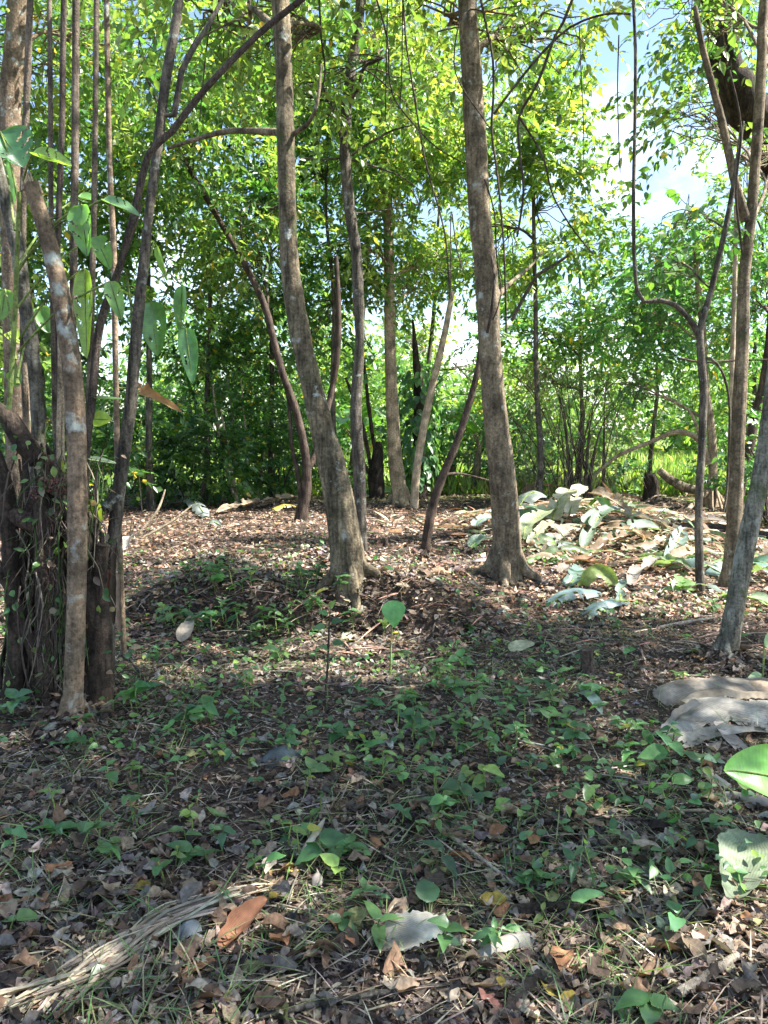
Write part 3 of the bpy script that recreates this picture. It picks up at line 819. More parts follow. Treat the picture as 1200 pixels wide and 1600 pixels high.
# ------------------------------------------------------------------ understory shrubs
def shrub(label, px, d, w, h, n, cols, leaf=.12, stems=5, name='understory_shrub', per=12, group='shrubs at the back of the clearing', wr=.55, T=T_Q, stemmat=None):
    x = (px - 600) / 1200.0 * d
    z0 = float(ground_h(x, d))
    root = thing(name, label, 'shrub', (x, d, z0), group)
    for k in range(stems):
        a = rng.uniform(0, 6.28)
        e = np.array([x + math.cos(a) * w * .35, d + math.sin(a) * w * .3, z0 + h * rng.uniform(.7, 1)])
        b = np.array([x + .1 * math.cos(a), d + .1 * math.sin(a), z0 - .05])
        sm = MB(); tube(sm, limb_path(b, e, 0, .08), np.linspace(.022, .006, 5), 5, 0, c=(.2, .15, .1))
        put('stem', sm.mesh('stem', stemmat or M_VINE), root)
    cm = MB()
    p = lump_points((x, d, z0 + h * .52), (w * .55, w * .45, h * .52), n, rng.uniform(0, 40), 1.4, .36)
    p[:, 2] = np.maximum(p[:, 2], z0 + .08)
    c0 = np.array([x, d, z0 + h * .3])
    spray_leaves(cm, None, p, unit(p - c0) * .7 + .5 * rng.normal(size=p.shape), rng.uniform(.25, .55, len(p)), per, leaf, cols, T, wr=wr)
    tag(put('foliage', cm.mesh('foliage', M_LEAF_NEAR), root), kind='stuff')
    return root

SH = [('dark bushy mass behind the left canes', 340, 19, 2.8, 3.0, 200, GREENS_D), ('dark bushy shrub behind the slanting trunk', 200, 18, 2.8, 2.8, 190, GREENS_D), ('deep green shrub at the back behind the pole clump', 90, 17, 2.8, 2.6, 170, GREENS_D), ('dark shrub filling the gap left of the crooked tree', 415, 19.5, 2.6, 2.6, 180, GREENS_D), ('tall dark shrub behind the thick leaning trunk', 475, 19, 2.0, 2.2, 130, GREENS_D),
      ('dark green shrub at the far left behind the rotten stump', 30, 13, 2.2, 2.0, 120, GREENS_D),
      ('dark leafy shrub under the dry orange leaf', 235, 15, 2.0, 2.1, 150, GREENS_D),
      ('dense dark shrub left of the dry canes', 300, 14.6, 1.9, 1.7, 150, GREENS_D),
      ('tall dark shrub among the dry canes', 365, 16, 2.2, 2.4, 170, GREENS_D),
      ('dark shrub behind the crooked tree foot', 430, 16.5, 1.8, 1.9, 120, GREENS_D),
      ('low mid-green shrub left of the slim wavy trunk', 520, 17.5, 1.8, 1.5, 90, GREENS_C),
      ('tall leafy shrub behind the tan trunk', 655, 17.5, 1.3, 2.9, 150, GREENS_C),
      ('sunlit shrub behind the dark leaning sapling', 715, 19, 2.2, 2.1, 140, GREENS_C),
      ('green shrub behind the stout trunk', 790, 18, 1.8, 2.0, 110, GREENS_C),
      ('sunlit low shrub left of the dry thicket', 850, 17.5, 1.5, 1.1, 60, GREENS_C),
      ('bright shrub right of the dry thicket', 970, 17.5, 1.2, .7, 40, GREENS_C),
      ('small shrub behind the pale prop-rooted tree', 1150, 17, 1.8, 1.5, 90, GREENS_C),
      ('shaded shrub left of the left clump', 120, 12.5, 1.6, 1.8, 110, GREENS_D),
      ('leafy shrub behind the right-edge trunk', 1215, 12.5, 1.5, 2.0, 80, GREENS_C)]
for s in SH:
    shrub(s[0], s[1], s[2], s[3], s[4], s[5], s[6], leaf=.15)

# dry thicket of arching stems with hanging dead vines
dTh = G(905, 786)[1]
th = thing('dry_thicket', 'tangle of arching dry stems and hanging dead vines behind the leaf heap', 'thicket', G(905, 786))
for k in range(26):
    bx = 900 + rng.normal() * 22
    side = rng.normal() * 85 - 15
    top = rng.uniform(560, 680)
    dd = dTh + rng.uniform(-.5, .7)
    sm = MB()
    tube(sm, [P(bx, 790, dd), P(bx + side * .15, 720, dd), P(bx + side * .45, (top + 690) / 2, dd), P(bx + side * .9, top, dd + .2), P(bx + side * 1.5, top + rng.uniform(-10, 70), dd + .3)], [.045 if k < 5 else .012, .035 if k < 5 else .011, .010, .008, .004], 6, .2, k, step=.3)
    put('stem', sm.mesh('stem', M_VINE), th)
cm = MB()
n = 1500
p = np.stack([rng.normal(0, .85, n) - .15, rng.normal(0, .5, n), rng.uniform(.5, 2.9, n)], -1) + np.array([P(905, 786, dTh)[0], dTh + .3, 0])
L = rng.uniform(.3, .9, n)
leaves(cm, p, np.array([0, 0, -1.]) + .35 * rng.normal(size=(n, 3)), rdir(n), L, .008, palette(n, [(.20, .16, .11), (.30, .25, .18), (.13, .10, .07)]), T_S)
tag(put('dead_vines', cm.mesh('dead_vines', M_DRY), th), kind='stuff')
cm = MB()
p = lump_points((P(890, 786, dTh)[0], dTh + .4, 2.2), (1.7, .9, .7), 80, 4.)
spray_leaves(cm, None, p, rdir(len(p)), .4, 11, .10, GREENS_Y, T_Q)
tag(put('foliage', cm.mesh('foliage', M_LEAF), th), kind='stuff')

# dry tan canes in the left undergrowth
for k, (x0, y0, x1, y1, w) in enumerate([(368, 788, 332, 600, 5), (372, 790, 345, 640, 5), (352, 560, 366, 780, 4), (388, 785, 376, 590, 4), (365, 700, 395, 560, 4), (322, 778, 300, 610, 4), (404, 780, 412, 600, 4), (220, 830, 258, 765, 5), (224, 840, 300, 790, 5)]):
    flat = k >= 7
    d = 13.8 if not flat else 12.2
    a = G(x0, y0) if y0 > y1 else G(x1, y1)
    tp_ = P(x1 if y0 > y1 else x0, min(y0, y1), a[1] + .2)
    mid = (a + tp_) / 2 + np.array([rng.normal() * .06, 0, 0])
    sm = MB(); tube(sm, [a, mid, tp_], np.array([w, w * .85, w * .5]) / 2400 * a[1], 6, .1, k)
    words = ['leftmost-leaning tan cane', 'second leaning tan cane', 'upright tan cane', 'right-hand upright tan cane', 'tan cane bent to the right', 'thin tan cane', 'thin upright cane', 'fallen tan cane', 'long fallen tan cane'][k]
    places = ['in the dark undergrowth', 'in the dark undergrowth', 'in the dark undergrowth', 'in the dark undergrowth', 'in the dark undergrowth', 'left of the other dry canes', 'beside the crooked tree', 'propped at the undergrowth edge', 'propped low against the undergrowth'][k]
    tag(put('dry_cane', sm.mesh('dry_cane', M_TAN)), words + ' ' + places, 'cane', 'dry canes in the left undergrowth')

# ------------------------------------------------------------------ banana plants and meadow behind
def sheet(mb, pts, width, cup=.25, ripple=.02, ragged=.08, cols=12, c=(.3, .35, .25), up=(0, 0, 1), tears=0, prof=None, roll=0.0, cvar=.08, seed=None, notch=(), fine=1.0, holes=()):
    """a strip of leaf blade along a centre line; cup lifts the edges, tears cut slits from the edge"""
    rad = np.ones(len(pts))
    p, _ = smooth_path(np.asarray(pts, float), rad, step=max(np.linalg.norm(np.asarray(pts[-1]) - np.asarray(pts[0])) / (16 * fine), .004))
    n = len(p); tan = unit(np.gradient(p, axis=0))
    upv = np.asarray(up, float)
    s = unit(np.cross(tan, upv)); nn = np.cross(s, tan)
    if roll:
        s, nn = s * math.cos(roll) + nn * math.sin(roll), nn * math.cos(roll) - s * math.sin(roll)
    u = np.linspace(0, 1, n); v = np.linspace(-1, 1, cols)
    if prof is None: prof = lambda t: np.clip(np.minimum(t * 6 + .35, (1 - t) * 4 + .15), 0, 1) ** .5
    w = prof(u)[:, None] * width * .5 * (1 + ragged * 3.2 * (vnoise(np.stack([u * 7 + rng.uniform(0, 99), u * 0, u * 0], -1)) - .5)[:, None] + ragged * .3 * rng.normal(size=(n, 1)))
    sd = rng.uniform(0, 90) if seed is None else seed
    ph = cup * v ** 2
    X = v[None, :] * w * np.cos(np.clip(abs(cup) * abs(v), 0, 1.4))[None, :] ** .5
    Zz = w * ph[None, :]
    V = p[:, None, :] + s[:, None, :] * X[..., None] + nn[:, None, :] * Zz[..., None]
    V = V + nn[:, None, :] * ((vnoise(V * 9 + sd) - .5) * 2 * ripple + (vnoise(V * 28 + sd) - .5) * ripple * .6)[..., None]
    C = np.clip(np.asarray(c, float) * (1 + cvar * 2 * (vnoise(V * 14 + sd * 2) - .5)[..., None] * 2), .003, .95)
    uv = np.stack([np.tile((v[None] + 1) / 2, (n, 1)), np.tile(u[:, None], (1, cols))], -1).reshape(-1, 2)
    i = np.arange(n - 1)[:, None]; j = np.arange(cols - 1)[None, :]
    q = np.stack([i * cols + j, i * cols + j + 1, (i + 1) * cols + j + 1, (i + 1) * cols + j], -1)
    keep = np.ones(q.shape[:2], bool)
    for _ in range(tears):
        r = int(rng.integers(2, n - 2)); k = int(rng.integers(1, cols // 2))
        if rng.random() < .5: keep[r, :k] = False
        else: keep[r, cols - 1 - k:] = False
    for (a, b, cc, dd) in notch: keep[a:b, cc:dd] = False
    uu = (np.arange(n - 1) + .5)[:, None] / (n - 1); vv = np.linspace(-1, 1, cols)[None, :-1] + 1 / cols
    for (hu, hv, ru, rv) in holes:
        keep &= ((uu - hu - abs(vv - hv) * .25) / ru) ** 2 + ((vv - hv) / rv) ** 2 > 1
    mb.add(V.reshape(-1, 3), q=q[keep], c=C.reshape(-1, 3), uv=uv)
    return p

def banana_plant(label, px, d, h, nl, lean=0):
    x = (px - 600) / 1200 * d
    z0 = float(ground_h(x, d))
    root = thing('banana_plant', label, 'plant', (x, d, z0), 'banana plants behind the clearing')
    sm = MB(); tube(sm, [(x, d, z0 - .1), (x + .05, d, z0 + h * .3), (x + .1, d, z0 + h * .55)], [.11, .09, .05], 9, .1)
    put('stalk', sm.mesh('stalk', M_BARK_C), root)
    for k in range(nl):
        a = k / nl * 6.28 + rng.uniform(-.3, .3)
        dx, dy = math.cos(a), math.sin(a) * .8
        L = h * rng.uniform(.5, .75)
        b = np.array([x + .1, d, z0 + h * .5])
        rise = rng.uniform(.6, 1.1)
        pts = [b, b + np.array([dx * .18 * L, dy * .18 * L, .38 * L * rise]), b + np.array([dx * .5 * L, dy * .5 * L, .62 * L * rise]), b + np.array([dx * .85 * L, dy * .85 * L, .45 * L * rise])]
        lm = MB(); sheet(lm, pts[1:], .42, .2, .02, .06, 8, c=palette(1, [(.07, .16, .03), (.10, .20, .04)])[0], tears=4)
        lf = put('leaf', lm.mesh('leaf', M_BIG, uv=True), root)
        rm = MB(); tube(rm, pts, [.02, .014, .01, .004], 5, 0)
        put('midrib', rm.mesh('midrib', M_BARK_D), lf)
    return root
banana_plant('broad-leaved green plant between bare pole and dark sapling', 705, 19.5, 2.4, 7)
banana_plant('broad-leaved green plant left of the tan trunk', 548, 18.5, 2.2, 7)
banana_plant('broad-leaved plant close behind the stout trunk', 742, 17.5, 2.0, 6)
banana_plant('small broad-leaved plant at the far right edge', 1190, 15, 1.8, 6)

# dead banana stalks and the vine-clad post behind the tan trunk
dn = 16.2
ds = thing('dead_banana_clump', 'dark withered stalk clump just left of the tan trunk', 'plant', G(588, 790))
for k, (a, b, c) in enumerate([((590, 792, 24), (588, 740, 26), (592, 690, 10)), ((582, 745, 6), (565, 660, 6), (540, 590, 4)), ((590, 735, 6), (578, 650, 6), (568, 560, 4)), ((586, 760, 5), (560, 700, 5), (548, 640, 3))]):
    sm = MB(); tube(sm, [P(q[0], q[1], dn) for q in (a, b, c)], [q[2] / 2400 * dn for q in (a, b, c)], 8, .4, k)
    put('stalk', sm.mesh('stalk', M_BARK_ROT), ds)
vp = thing('vine_clad_post', 'dark trunk wrapped in glossy climbing leaves behind the bare pole', 'tree', G(658, 785))
sm = MB(); tube(sm, [P(657, 792, dn), P(655, 720, dn), P(655, 620, dn), P(650, 560, dn), P(645, 500, dn)], [.17, .15, .12, .07, .02], 9, .4)
put('trunk', sm.mesh('trunk', M_BARK_ROT), vp)
cm = MB(); n = 420
zz = rng.uniform(.3, 2.7, n); a = rng.uniform(0, 6.28, n)
pp = np.stack([P(655, 700, dn)[0] + np.cos(a) * (.14 + .3 * rng.random(n)), dn + np.sin(a) * .25, zz], -1)
leaves(cm, pp, np.stack([np.cos(a) * .5, np.sin(a) * .5, -np.ones(n)], -1) + .3 * rng.normal(size=(n, 3)), np.stack([np.cos(a), np.sin(a), .4 * np.ones(n)], -1), rng.uniform(.12, .24, n), rng.uniform(.09, .15, n), palette(n, GREENS_C), T_M)
tag(put('foliage', cm.mesh('foliage', M_LEAF_NEAR), vp), kind='stuff')

# tall meadow grass beyond the trees
cm = MB(); n = 30000
yy = 17.0 + 26 * rng.random(n) ** 1.6
xx = (rng.random(n) - .5) * yy * 1.15
k = (vnoise(np.stack([xx * .5, yy * .5, xx * 0], -1)) > .3) & ((xx > -2.2) | (yy > 24))
xx, yy = xx[k], yy[k]; n = len(xx)
pp = np.stack([xx, yy, ground_h(xx, yy) - .02], -1)
leaves(cm, pp, np.array([0, 0, 1.]) + .4 * rng.normal(size=(n, 3)), rdir(n), rng.uniform(.2, .55, n), rng.uniform(.02, .04, n), palette(n, [(.14, .20, .05), (.19, .24, .07), (.22, .23, .09), (.09, .15, .04)]), T_Q)
tag(put('meadow_grass', cm.mesh('meadow_grass', M_LEAF)), 'tall sunlit grass in the open field behind the trees', 'grass', kind='stuff')

# far wood beyond the field
cm = MB()
for k in range(70):
    y = rng.uniform(36, 60); x = rng.uniform(-.62, .62) * y
    h = rng.uniform(3.5, 7) + (2.5 if x < 0 else 0)
    p = lump_points((x, y, h * .5), (rng.uniform(2, 4), 2, h * .55), 130, k, .5, .33)
    spray_leaves(cm, None, p, rdir(len(p)), .8, 7, .42, GREENS, T_Q)
tag(put('distant_woodland', cm.mesh('distant_woodland', M_LEAF)), 'far green wood across the open field', 'woodland', kind='stuff')
# ------------------------------------------------------------------ left clump: rotten stump, cut trunk, poles
dL = G(118, 1122)[1]
build_tree('broken_tree', 'lichen-spotted brown trunk with a broken-off top in the left clump', 'tree',
    px_trunk([(114, 1124, 40), (114, 1095, 31), (119, 961, 29.5), (121, 849, 29.5), (120, 708, 30), (115, 600, 29.5), (107, 533, 29), (96, 467, 27.5), (84, 410, 26), (70, 355, 24), (57, 315, 23), (48, 288, 23)], dL),
    M_BARK_LICH, sides=16, bump=.08, roots=4)
# splintered break on the cut trunk
ct = bpy.data.objects['broken_tree']
sm = MB()
for k in range(9):
    b = P(48, 288, dL) + rng.normal(size=3) * np.array([.022, .022, .004])
    tube(sm, [b - np.array([0, 0, .03]), b + np.array([-.01, 0, .015 + .03 * rng.random()])], [.012, .003], 4, .2, k)
put('splinters', sm.mesh('splinters', M_TAN), ct)

# rotten stump
bs = G(92, 1112)
dS = dL + .38
st = thing('rotten_stump', 'big dark rotten stump with hanging rootlets behind the cut trunk', 'stump', bs)
def flS(s, a):
    return 1 + .20 * np.cos(a * 3 + 1 + s * 2) + .13 * np.cos(a * 7 + 2 - s * 3) + .07 * np.cos(a * 12 + s * 9) + .25 * np.clip(1 - s * 5, 0, 1)
sm = MB(); tube(sm, [P(92, 1125, dS), P(92, 1060, dS), P(96, 960, dS), P(98, 860, dS), P(84, 790, dS + .05), P(66, 730, dS + .1), P(50, 690, dS + .1)], [.22, .20, .175, .16, .14, .10, .04], 40, .7, 3, flute=flS, step=.05)
put('stump_body', sm.mesh('stump_body', M_BARK_ROT), st)
for (pp, rr, mm) in [([(70, 1095), (74, 1000), (72, 900), (66, 820), (60, 775)], [.05, .055, .052, .045, .03], M_BARK_DARK),
                     ([(150, 1110), (156, 1040), (152, 960), (150, 900), (160, 850)], [.085, .075, .06, .05, .045], M_BARK_ROT),
                     ([(60, 1040), (52, 1015), (34, 965), (14, 915), (-8, 880)], [.03, .035, .034, .032, .03], M_BARK_DARK),
                     ([(22, 1080), (26, 1000), (18, 900), (14, 820), (2, 740), (-14, 690)], [.05, .045, .04, .045, .04, .02], M_BARK_ROT),
                     ([(60, 820), (36, 812), (10, 800), (-14, 796)], [.05, .042, .035, .02], M_BARK_DARK),
                     ([(60, 720), (36, 690), (14, 655), (-12, 630)], [.05, .055, .045, .03], M_BARK_ROT)]:
    sm = MB(); tube(sm, [P(x, y, dS - .2) for x, y in pp], rr, 12, .35, rr[0] * 90)
    put('root', sm.mesh('root', mm), st)
for k in range(34):
    x = rng.uniform(10, 172); y = rng.uniform(700, 960)
    p = P(x, y, dS - .27 - .05 * rng.random()); L = rng.uniform(.15, .6)
    sm = MB(); q = [p]
    for _ in range(4): q.append(q[-1] + np.array([rng.normal() * .03, rng.normal() * .01, -L / 4]))
    g = rng.random() < .35
    tube(sm, q, np.linspace(.0045, .002, 5), 4, 0, c=(.06, .10, .03) if g else palette(1, [(.2, .16, .12), (.1, .08, .06)])[0], cap=False)
    put('rootlet', sm.mesh('rootlet', M_TWIG), st)
# thin shaggy roots clinging to the stump, and small epiphyte leaves
for k in range(46):
    x = float(np.clip(96 + rng.normal() * 40, 28, 162)); y0 = rng.uniform(690, 900); y1 = min(y0 + rng.uniform(120, 340), 1105)
    n_ = 5; rr_ = rng.uniform(.004, .013)
    wob = np.cumsum(rng.normal(size=n_) * 7)
    pr_ = lambda xx: dS - .05 - .17 * math.sqrt(max(0, 1 - ((xx - 95) / 85.) ** 2)) - .02 * rng.random()
    pts_ = [P(x + wob[i], y0 + (y1 - y0) * i / (n_ - 1), pr_(x + wob[i])) for i in range(n_)]
    sm = MB(); tube(sm, pts_, rr_ * np.array([.6, 1, 1, .9, .5]), 6, .3, k)
    put('root', sm.mesh('root', [M_BARK_ROT, M_BARK_DARK, M_VINE, M_BARK_B][int(rng.integers(0, 4))]), st)
cm = MB(); n = 120
xx = 95 + rng.normal(size=n) * 48; yy = rng.uniform(680, 1105, n)
pp = np.array([P(a, b, dS - .24 - .06 * rng.random()) for a, b in zip(xx, yy)])
leaves(cm, pp, rdir(n) + np.array([0, -.5, -.3]), np.array([0, -1., .6]) + .4 * rng.normal(size=(n, 3)), rng.uniform(.02, .06, n), rng.uniform(.012, .035, n), palette(n, GREENS_D + [(.12, .17, .05), (.2, .15, .1), (.14, .1, .07)]), T_L)
tag(put('clinging_leaves', cm.mesh('clinging_leaves', M_LEAF_NEAR), st), kind='stuff')
cm = MB(); n = 900
xx = 95 + rng.normal(size=n) * 40; yy = rng.uniform(700, 1100, n)
pp = np.array([P(a, b, dS - .10 - .14 * math.sqrt(max(0, 1 - ((a - 95) / 90.) ** 2)) - .02 * rng.random()) for a, b in zip(xx, yy)])
leaves(cm, pp, np.array([0, -.2, -1.]) + .5 * rng.normal(size=(n, 3)), np.array([0, -1., 0]) + .4 * rng.normal(size=(n, 3)), rng.uniform(.04, .16, n), rng.uniform(.002, .006, n), palette(n, [(.12, .09, .06), (.2, .16, .12), (.06, .045, .035), (.07, .10, .035)]), T_S)
tag(put('fibres', cm.mesh('fibres', M_DRY), st), kind='stuff')
# warty reddish growth on the stump
gm = MB()
def blob(mb, c, r, col, seg=6):
    th_ = np.linspace(0, math.pi, 5); ph_ = np.arange(seg) / seg * 2 * math.pi
    V = np.array([[math.sin(t) * math.cos(a), math.sin(t) * math.sin(a), math.cos(t)] for t in th_ for a in ph_]) * r + c
    i = np.arange(4)[:, None]; j = np.arange(seg)[None]
    mb.add(V, q=np.stack([i * seg + j, (i + 1) * seg + j, (i + 1) * seg + (j + 1) % seg, i * seg + (j + 1) % seg], -1).reshape(-1, 4), c=col)
for (cx, cy, r, n) in ((92, 760, .05, 230), (75, 756, .045, 160), (56, 772, .03, 70)):
    c = P(cx, cy, dS - .22)
    for d in rdir(n): blob(gm, c + d * r * rng.uniform(.9, 1.06) * np.array([1, 1, .85]), rng.uniform(.004, .008), palette(1, [(.20, .09, .085), (.26, .13, .115), (.12, .06, .055)])[0], 5)
gp = put('warty_growth', gm.mesh('warty_growth', M_TWIG), st); gp['label'] = 'reddish brown warty growth'

# torn fibrous bark at the foot of the right-hand trunk
d5 = dL + .55
build_tree('slanting_tree', 'grey-brown trunk with torn bark foot slanting up right from the left clump', 'tree',
    px_trunk([(160, 1075, 40), (163, 990, 34), (166, 930, 28), (172, 880, 22), (180, 820, 20), (190, 733, 21), (203, 640, 18.5), (210, 560, 18), (217, 480, 17), (226, 400, 15), (233, 333, 13.5), (246, 233, 15), (258, 133, 15), (274, 40, 14), (281, -10, 13)], d5, ext=[(.12, 0, .8, .03), (.2, .1, 1.0, .02)]),
    M_BARK_B, sides=14, bump=.16,
    limbs=[([P(256, 180, d5), P(272, 180, d5), P(284, 110, d5), P(300, 80, d5), P(345, 5, d5 + .1), P(370, -60, d5 + .1)], [.014, .017, .016, .014, .011, .008]),
           ([P(185, 770, d5), P(172, 788, d5 - .02), P(164, 796, d5 - .05)], [.035, .035, .028])],
    lumps=[(P(300, -140, 5.2), (.9, .8, .45), 30)], leaf_len=.10, per=12, cols=GREENS_Y, T=T_M)
tt = bpy.data.objects['slanting_tree']
for k in range(10):
    x = rng.uniform(148, 186); y = rng.uniform(850, 940)
    a = P(x, y, d5 - .09); b = P(x + rng.uniform(-8, 8), y + rng.uniform(60, 140), d5 - .13)
    sm = MB(); sheet(sm, [a, (a + b) / 2 + np.array([0, -.015, 0]), b], rng.uniform(.015, .035), .5, .006, .15, 5, c=palette(1, [(.22, .18, .14), (.09, .07, .05), (.3, .25, .2), (.2, .08, .05)])[0], up=(0, -1, 0))
    put('bark_strip', sm.mesh('bark_strip', M_SHEATH, uv=True), tt)

# mossy trunk rising left out of the stump
build_tree('mossy_tree', 'mossy lichen-blotched stem rising from the rotten stump at the left edge', 'tree',
    px_trunk([(60, 760, 24), (60, 700, 23), (60, 640, 22), (54, 580, 21), (49, 533, 21), (38, 470, 21), (29, 400, 22), (18, 350, 20), (6, 300, 18), (-14, 220, 16)], dS, sink=0), M_BARK_MOSS, sides=12, bump=.2)

# slender upright poles
POLES = [('first slender pole from the left edge, with peeling brown bark', [(40, 640, 10), (36, 480, 10), (36, 330, 10), (40, 200, 10), (44, 100, 10), (48, -20, 9)], .62, M_POLE),
         ('thin pinkish pole, second from the left edge', [(88, 720, 8), (84, 560, 8), (80, 333, 7.5), (79, 160, 7.5), (77, -20, 7)], .5, M_POLE),
         ('dark grey slender pole, third from the left edge', [(98, 760, 9), (92, 560, 9), (90, 383, 9), (96, 233, 9), (100, -20, 8.5)], .42, M_VINE),
         ('thickest of the slender brown poles above the cut trunk', [(118, 800, 12), (113, 540, 11.5), (114, 497, 11), (117, 267, 11), (119, -20, 10.5)], .5, M_POLE),
         ('straight brown pole just right of the thickest slender pole', [(134, 820, 11), (137, 683, 10), (140, 600, 9.5), (143, 497, 9), (148, 267, 8.5), (151, -20, 8)], .45, M_POLE),
         ('pale blotched slender pole nearest the slanting trunk', [(186, 820, 9), (181, 600, 9), (178, 400, 9), (173, 300, 8.5), (170, 200, 8), (166, -20, 8)], 1.2, M_BARK_LICH),
         ('pair-like tan cane standing right behind the mossy stem', [(92, 740, 7), (93, 640, 7.5), (94, 560, 7), (92, 470, 6)], .3, M_TAN),
         ('thin tan cane close beside the cut trunk', [(99, 735, 6), (98, 640, 6.5), (97, 550, 6), (95, 460, 5)], .32, M_TAN)]
for (lab, pp, off, mm) in POLES:
    sm = MB(); d = dL + off
    pts = [P(x, y, d) for x, y, w in pp]; rr = [w / 2400 * d for x, y, w in pp]
    b = pts[0].copy(); b[2] = float(ground_h(b[0], b[1])) - .1
    tube(sm, [b] + pts, [rr[0] * 1.1] + rr, 9, .08, off * 50, step=.2)
    tag(put('slender_pole', sm.mesh('slender_pole', mm)), lab, 'pole', 'slender poles in the left clump')
# long dark branch crossing to the upper right
sm = MB(); d = dL + .3
pp = [(134, 720, 12), (143, 633, 13), (152, 533, 13), (163, 483, 12), (187, 417, 11), (213, 317, 11), (233, 240, 10.5), (267, 207, 10), (317, 143, 10), (400, 57, 9), (470, 0, 9), (540, -60, 8)]
tube(sm, [P(118, 1000, d)] + [P(x, y, d) for x, y, w in pp], [.022] + [w / 2400 * d for x, y, w in pp], 10, .1, 5)
tag(put('crossing_branch', sm.mesh('crossing_branch', M_VINE)), 'long dark branch sweeping from the left clump across to the upper right', 'branch')
sm = MB(); d = dL + .36
tube(sm, [P(150, 560, d), P(160, 500, d), P(175, 452, d), P(204, 375, d), P(222, 318, d)], [.012, .011, .010, .008, .005], 6, .1)
tag(put('side_branch', sm.mesh('side_branch', M_VINE)), 'short dark branch running alongside the long crossing branch', 'branch')

# ---- broad perforated leaves of climbing plants
def broad_leaf(name, root, a, b, width, up, col, holes=3, cup=.25, sag=.0, petiole=None, split=0):
    a = np.asarray(a); b = np.asarray(b)
    mid = (a + b) / 2 + np.array([0, 0, 1]) * sag
    lm = MB()
    nt = []
    for k in range(holes):
        nt.append((rng.uniform(.3, .7), rng.choice([-1, 1]) * rng.uniform(.3, .5), rng.uniform(.03, .055), rng.uniform(.12, .22)))
    for k in range(split):
        nt.append((.25 + .2 * k, -.85, .022, .5)); nt.append((.32 + .2 * k, .85, .022, .5))
    prof = lambda t: np.clip((np.sin(np.clip(t, 0, 1) ** .62 * math.pi)) ** .75, .02, 1)
    sheet(lm, [a, mid, b], width, cup, .008, .015, 25, c=col, up=up, prof=prof, holes=nt, fine=2.2, cvar=.12)
    lf = put(name, lm.mesh(name, M_BIGN, uv=True), root)
    rm = MB(); tube(rm, [a, mid, b], [.004, .003, .001], 5, 0)
    put('midrib', rm.mesh('midrib', M_RIB), lf)
    if petiole is not None:
        pm = MB(); tube(pm, [petiole, (np.asarray(petiole) + a) / 2 + np.array([0, 0, .05]), a], [.006, .005, .005], 6, 0)
        put('petiole', pm.mesh('petiole', M_RIB), root)
    return lf
M_BIGN = leaf_mat('climber_leaf', trans=1.0, rough=.34, spec=.5, stripes=9, samp=.05)
M_RIB = bark_mat('green_rib', (.16, .22, .06), (.24, .30, .09), crack=.2)

dH = 4.3
cl = thing('climbing_plant', 'climber with drooping perforated green leaves beside the slanting trunk', 'plant', P(205, 640, dH))
sm = MB(); tube(sm, [P(200, 640, dH), P(206, 560, dH), P(205, 480, dH), P(196, 420, dH)], [.008, .008, .007, .005], 7, 0)
put('vine_stem', sm.mesh('vine_stem', M_RIB), cl)
broad_leaf('leaf', cl, P(236, 472, dH), P(246, 556, dH - .02), .155, (.15, -1, .25), (.07, .15, .045), 3, .4, petiole=P(178, 450, dH))
broad_leaf('leaf', cl, P(284, 446, dH + .1), P(282, 522, dH + .05), .10, (-.5, -1, .2), (.075, .16, .05), 3, .3, petiole=P(246, 436, dH))
broad_leaf('leaf', cl, P(290, 512, dH), P(301, 600, dH - .03), .11, (.3, -1, .15), (.06, .15, .045), 3, .42, petiole=P(262, 500, dH))
broad_leaf('leaf', cl, P(180, 452, dH), P(220, 470, dH + .1), .08, (0, -.4, 1), (.16, .24, .04), 0, .3, petiole=P(196, 420, dH))
broad_leaf('leaf', cl, P(245, 385, dH + .1), P(262, 440, dH + .1), .05, (-.6, -1, .3), (.14, .24, .04), 0, .3, petiole=P(236, 400, dH))

cl = thing('split_leaf_climber', 'climber with large split glossy leaves in the upper left among the poles', 'plant', P(20, 420, dL + .2))
sm = MB(); tube(sm, [P(14, 640, dL + .1), P(22, 520, dL + .1), P(26, 420, dL + .1), P(30, 300, dL + .05)], [.012, .012, .011, .009], 7, .1)
put('vine_stem', sm.mesh('vine_stem', M_RIB), cl)
dd = dL - .1
for (x0, y0, x1, y1, w, up, col, ho, spl) in [
    (0, 205, 36, 262, .22, (.3, -1, .8), (.05, .13, .05), 0, 3), (6, 250, 22, 320, .14, (-.4, -1, .3), (.06, .14, .04), 0, 2), (50, 240, 112, 258, .13, (0, -.5, 1), (.14, .22, .04), 0, 2),
    (160, 312, 218, 338, .10, (.1, -.6, 1), (.09, .17, .07), 0, 2), (122, 308, 152, 316, .08, (0, -.5, 1), (.08, .17, .04), 0, 0), (128, 320, 136, 400, .13, (-.3, -1, .2), (.08, .18, .04), 0, 2), (60, 480, 76, 520, .10, (.3, -1, .3), (.07, .15, .04), 1, 0),
    (8, 452, 2, 500, .11, (.2, -1, .2), (.09, .17, .03), 0, 0), (132, 420, 136, 560, .10, (-.2, -1, .2), (.14, .22, .03), 0, 2), (172, 440, 190, 500, .08, (.3, -1, .3), (.10, .19, .05), 0, 1), (20, 580, 28, 605, .07, (.3, -1, .3), (.09, .18, .03), 0, 0), (12, 520, 34, 536, .09, (0, -.6, 1), (.18, .25, .03), 0, 0), (150, 370, 172, 420, .09, (.3, -1, .3), (.09, .19, .04), 0, 1)]:
    off = rng.uniform(-.05, .9)
    broad_leaf('leaf', cl, P(x0, y0, dd + off), P(x1, y1, dd + off), w * (dd + off) / dd, up, col, ho, .42, petiole=P(26 + rng.uniform(-3, 6), min(y0 + 110, 600), dd + .3), split=spl)
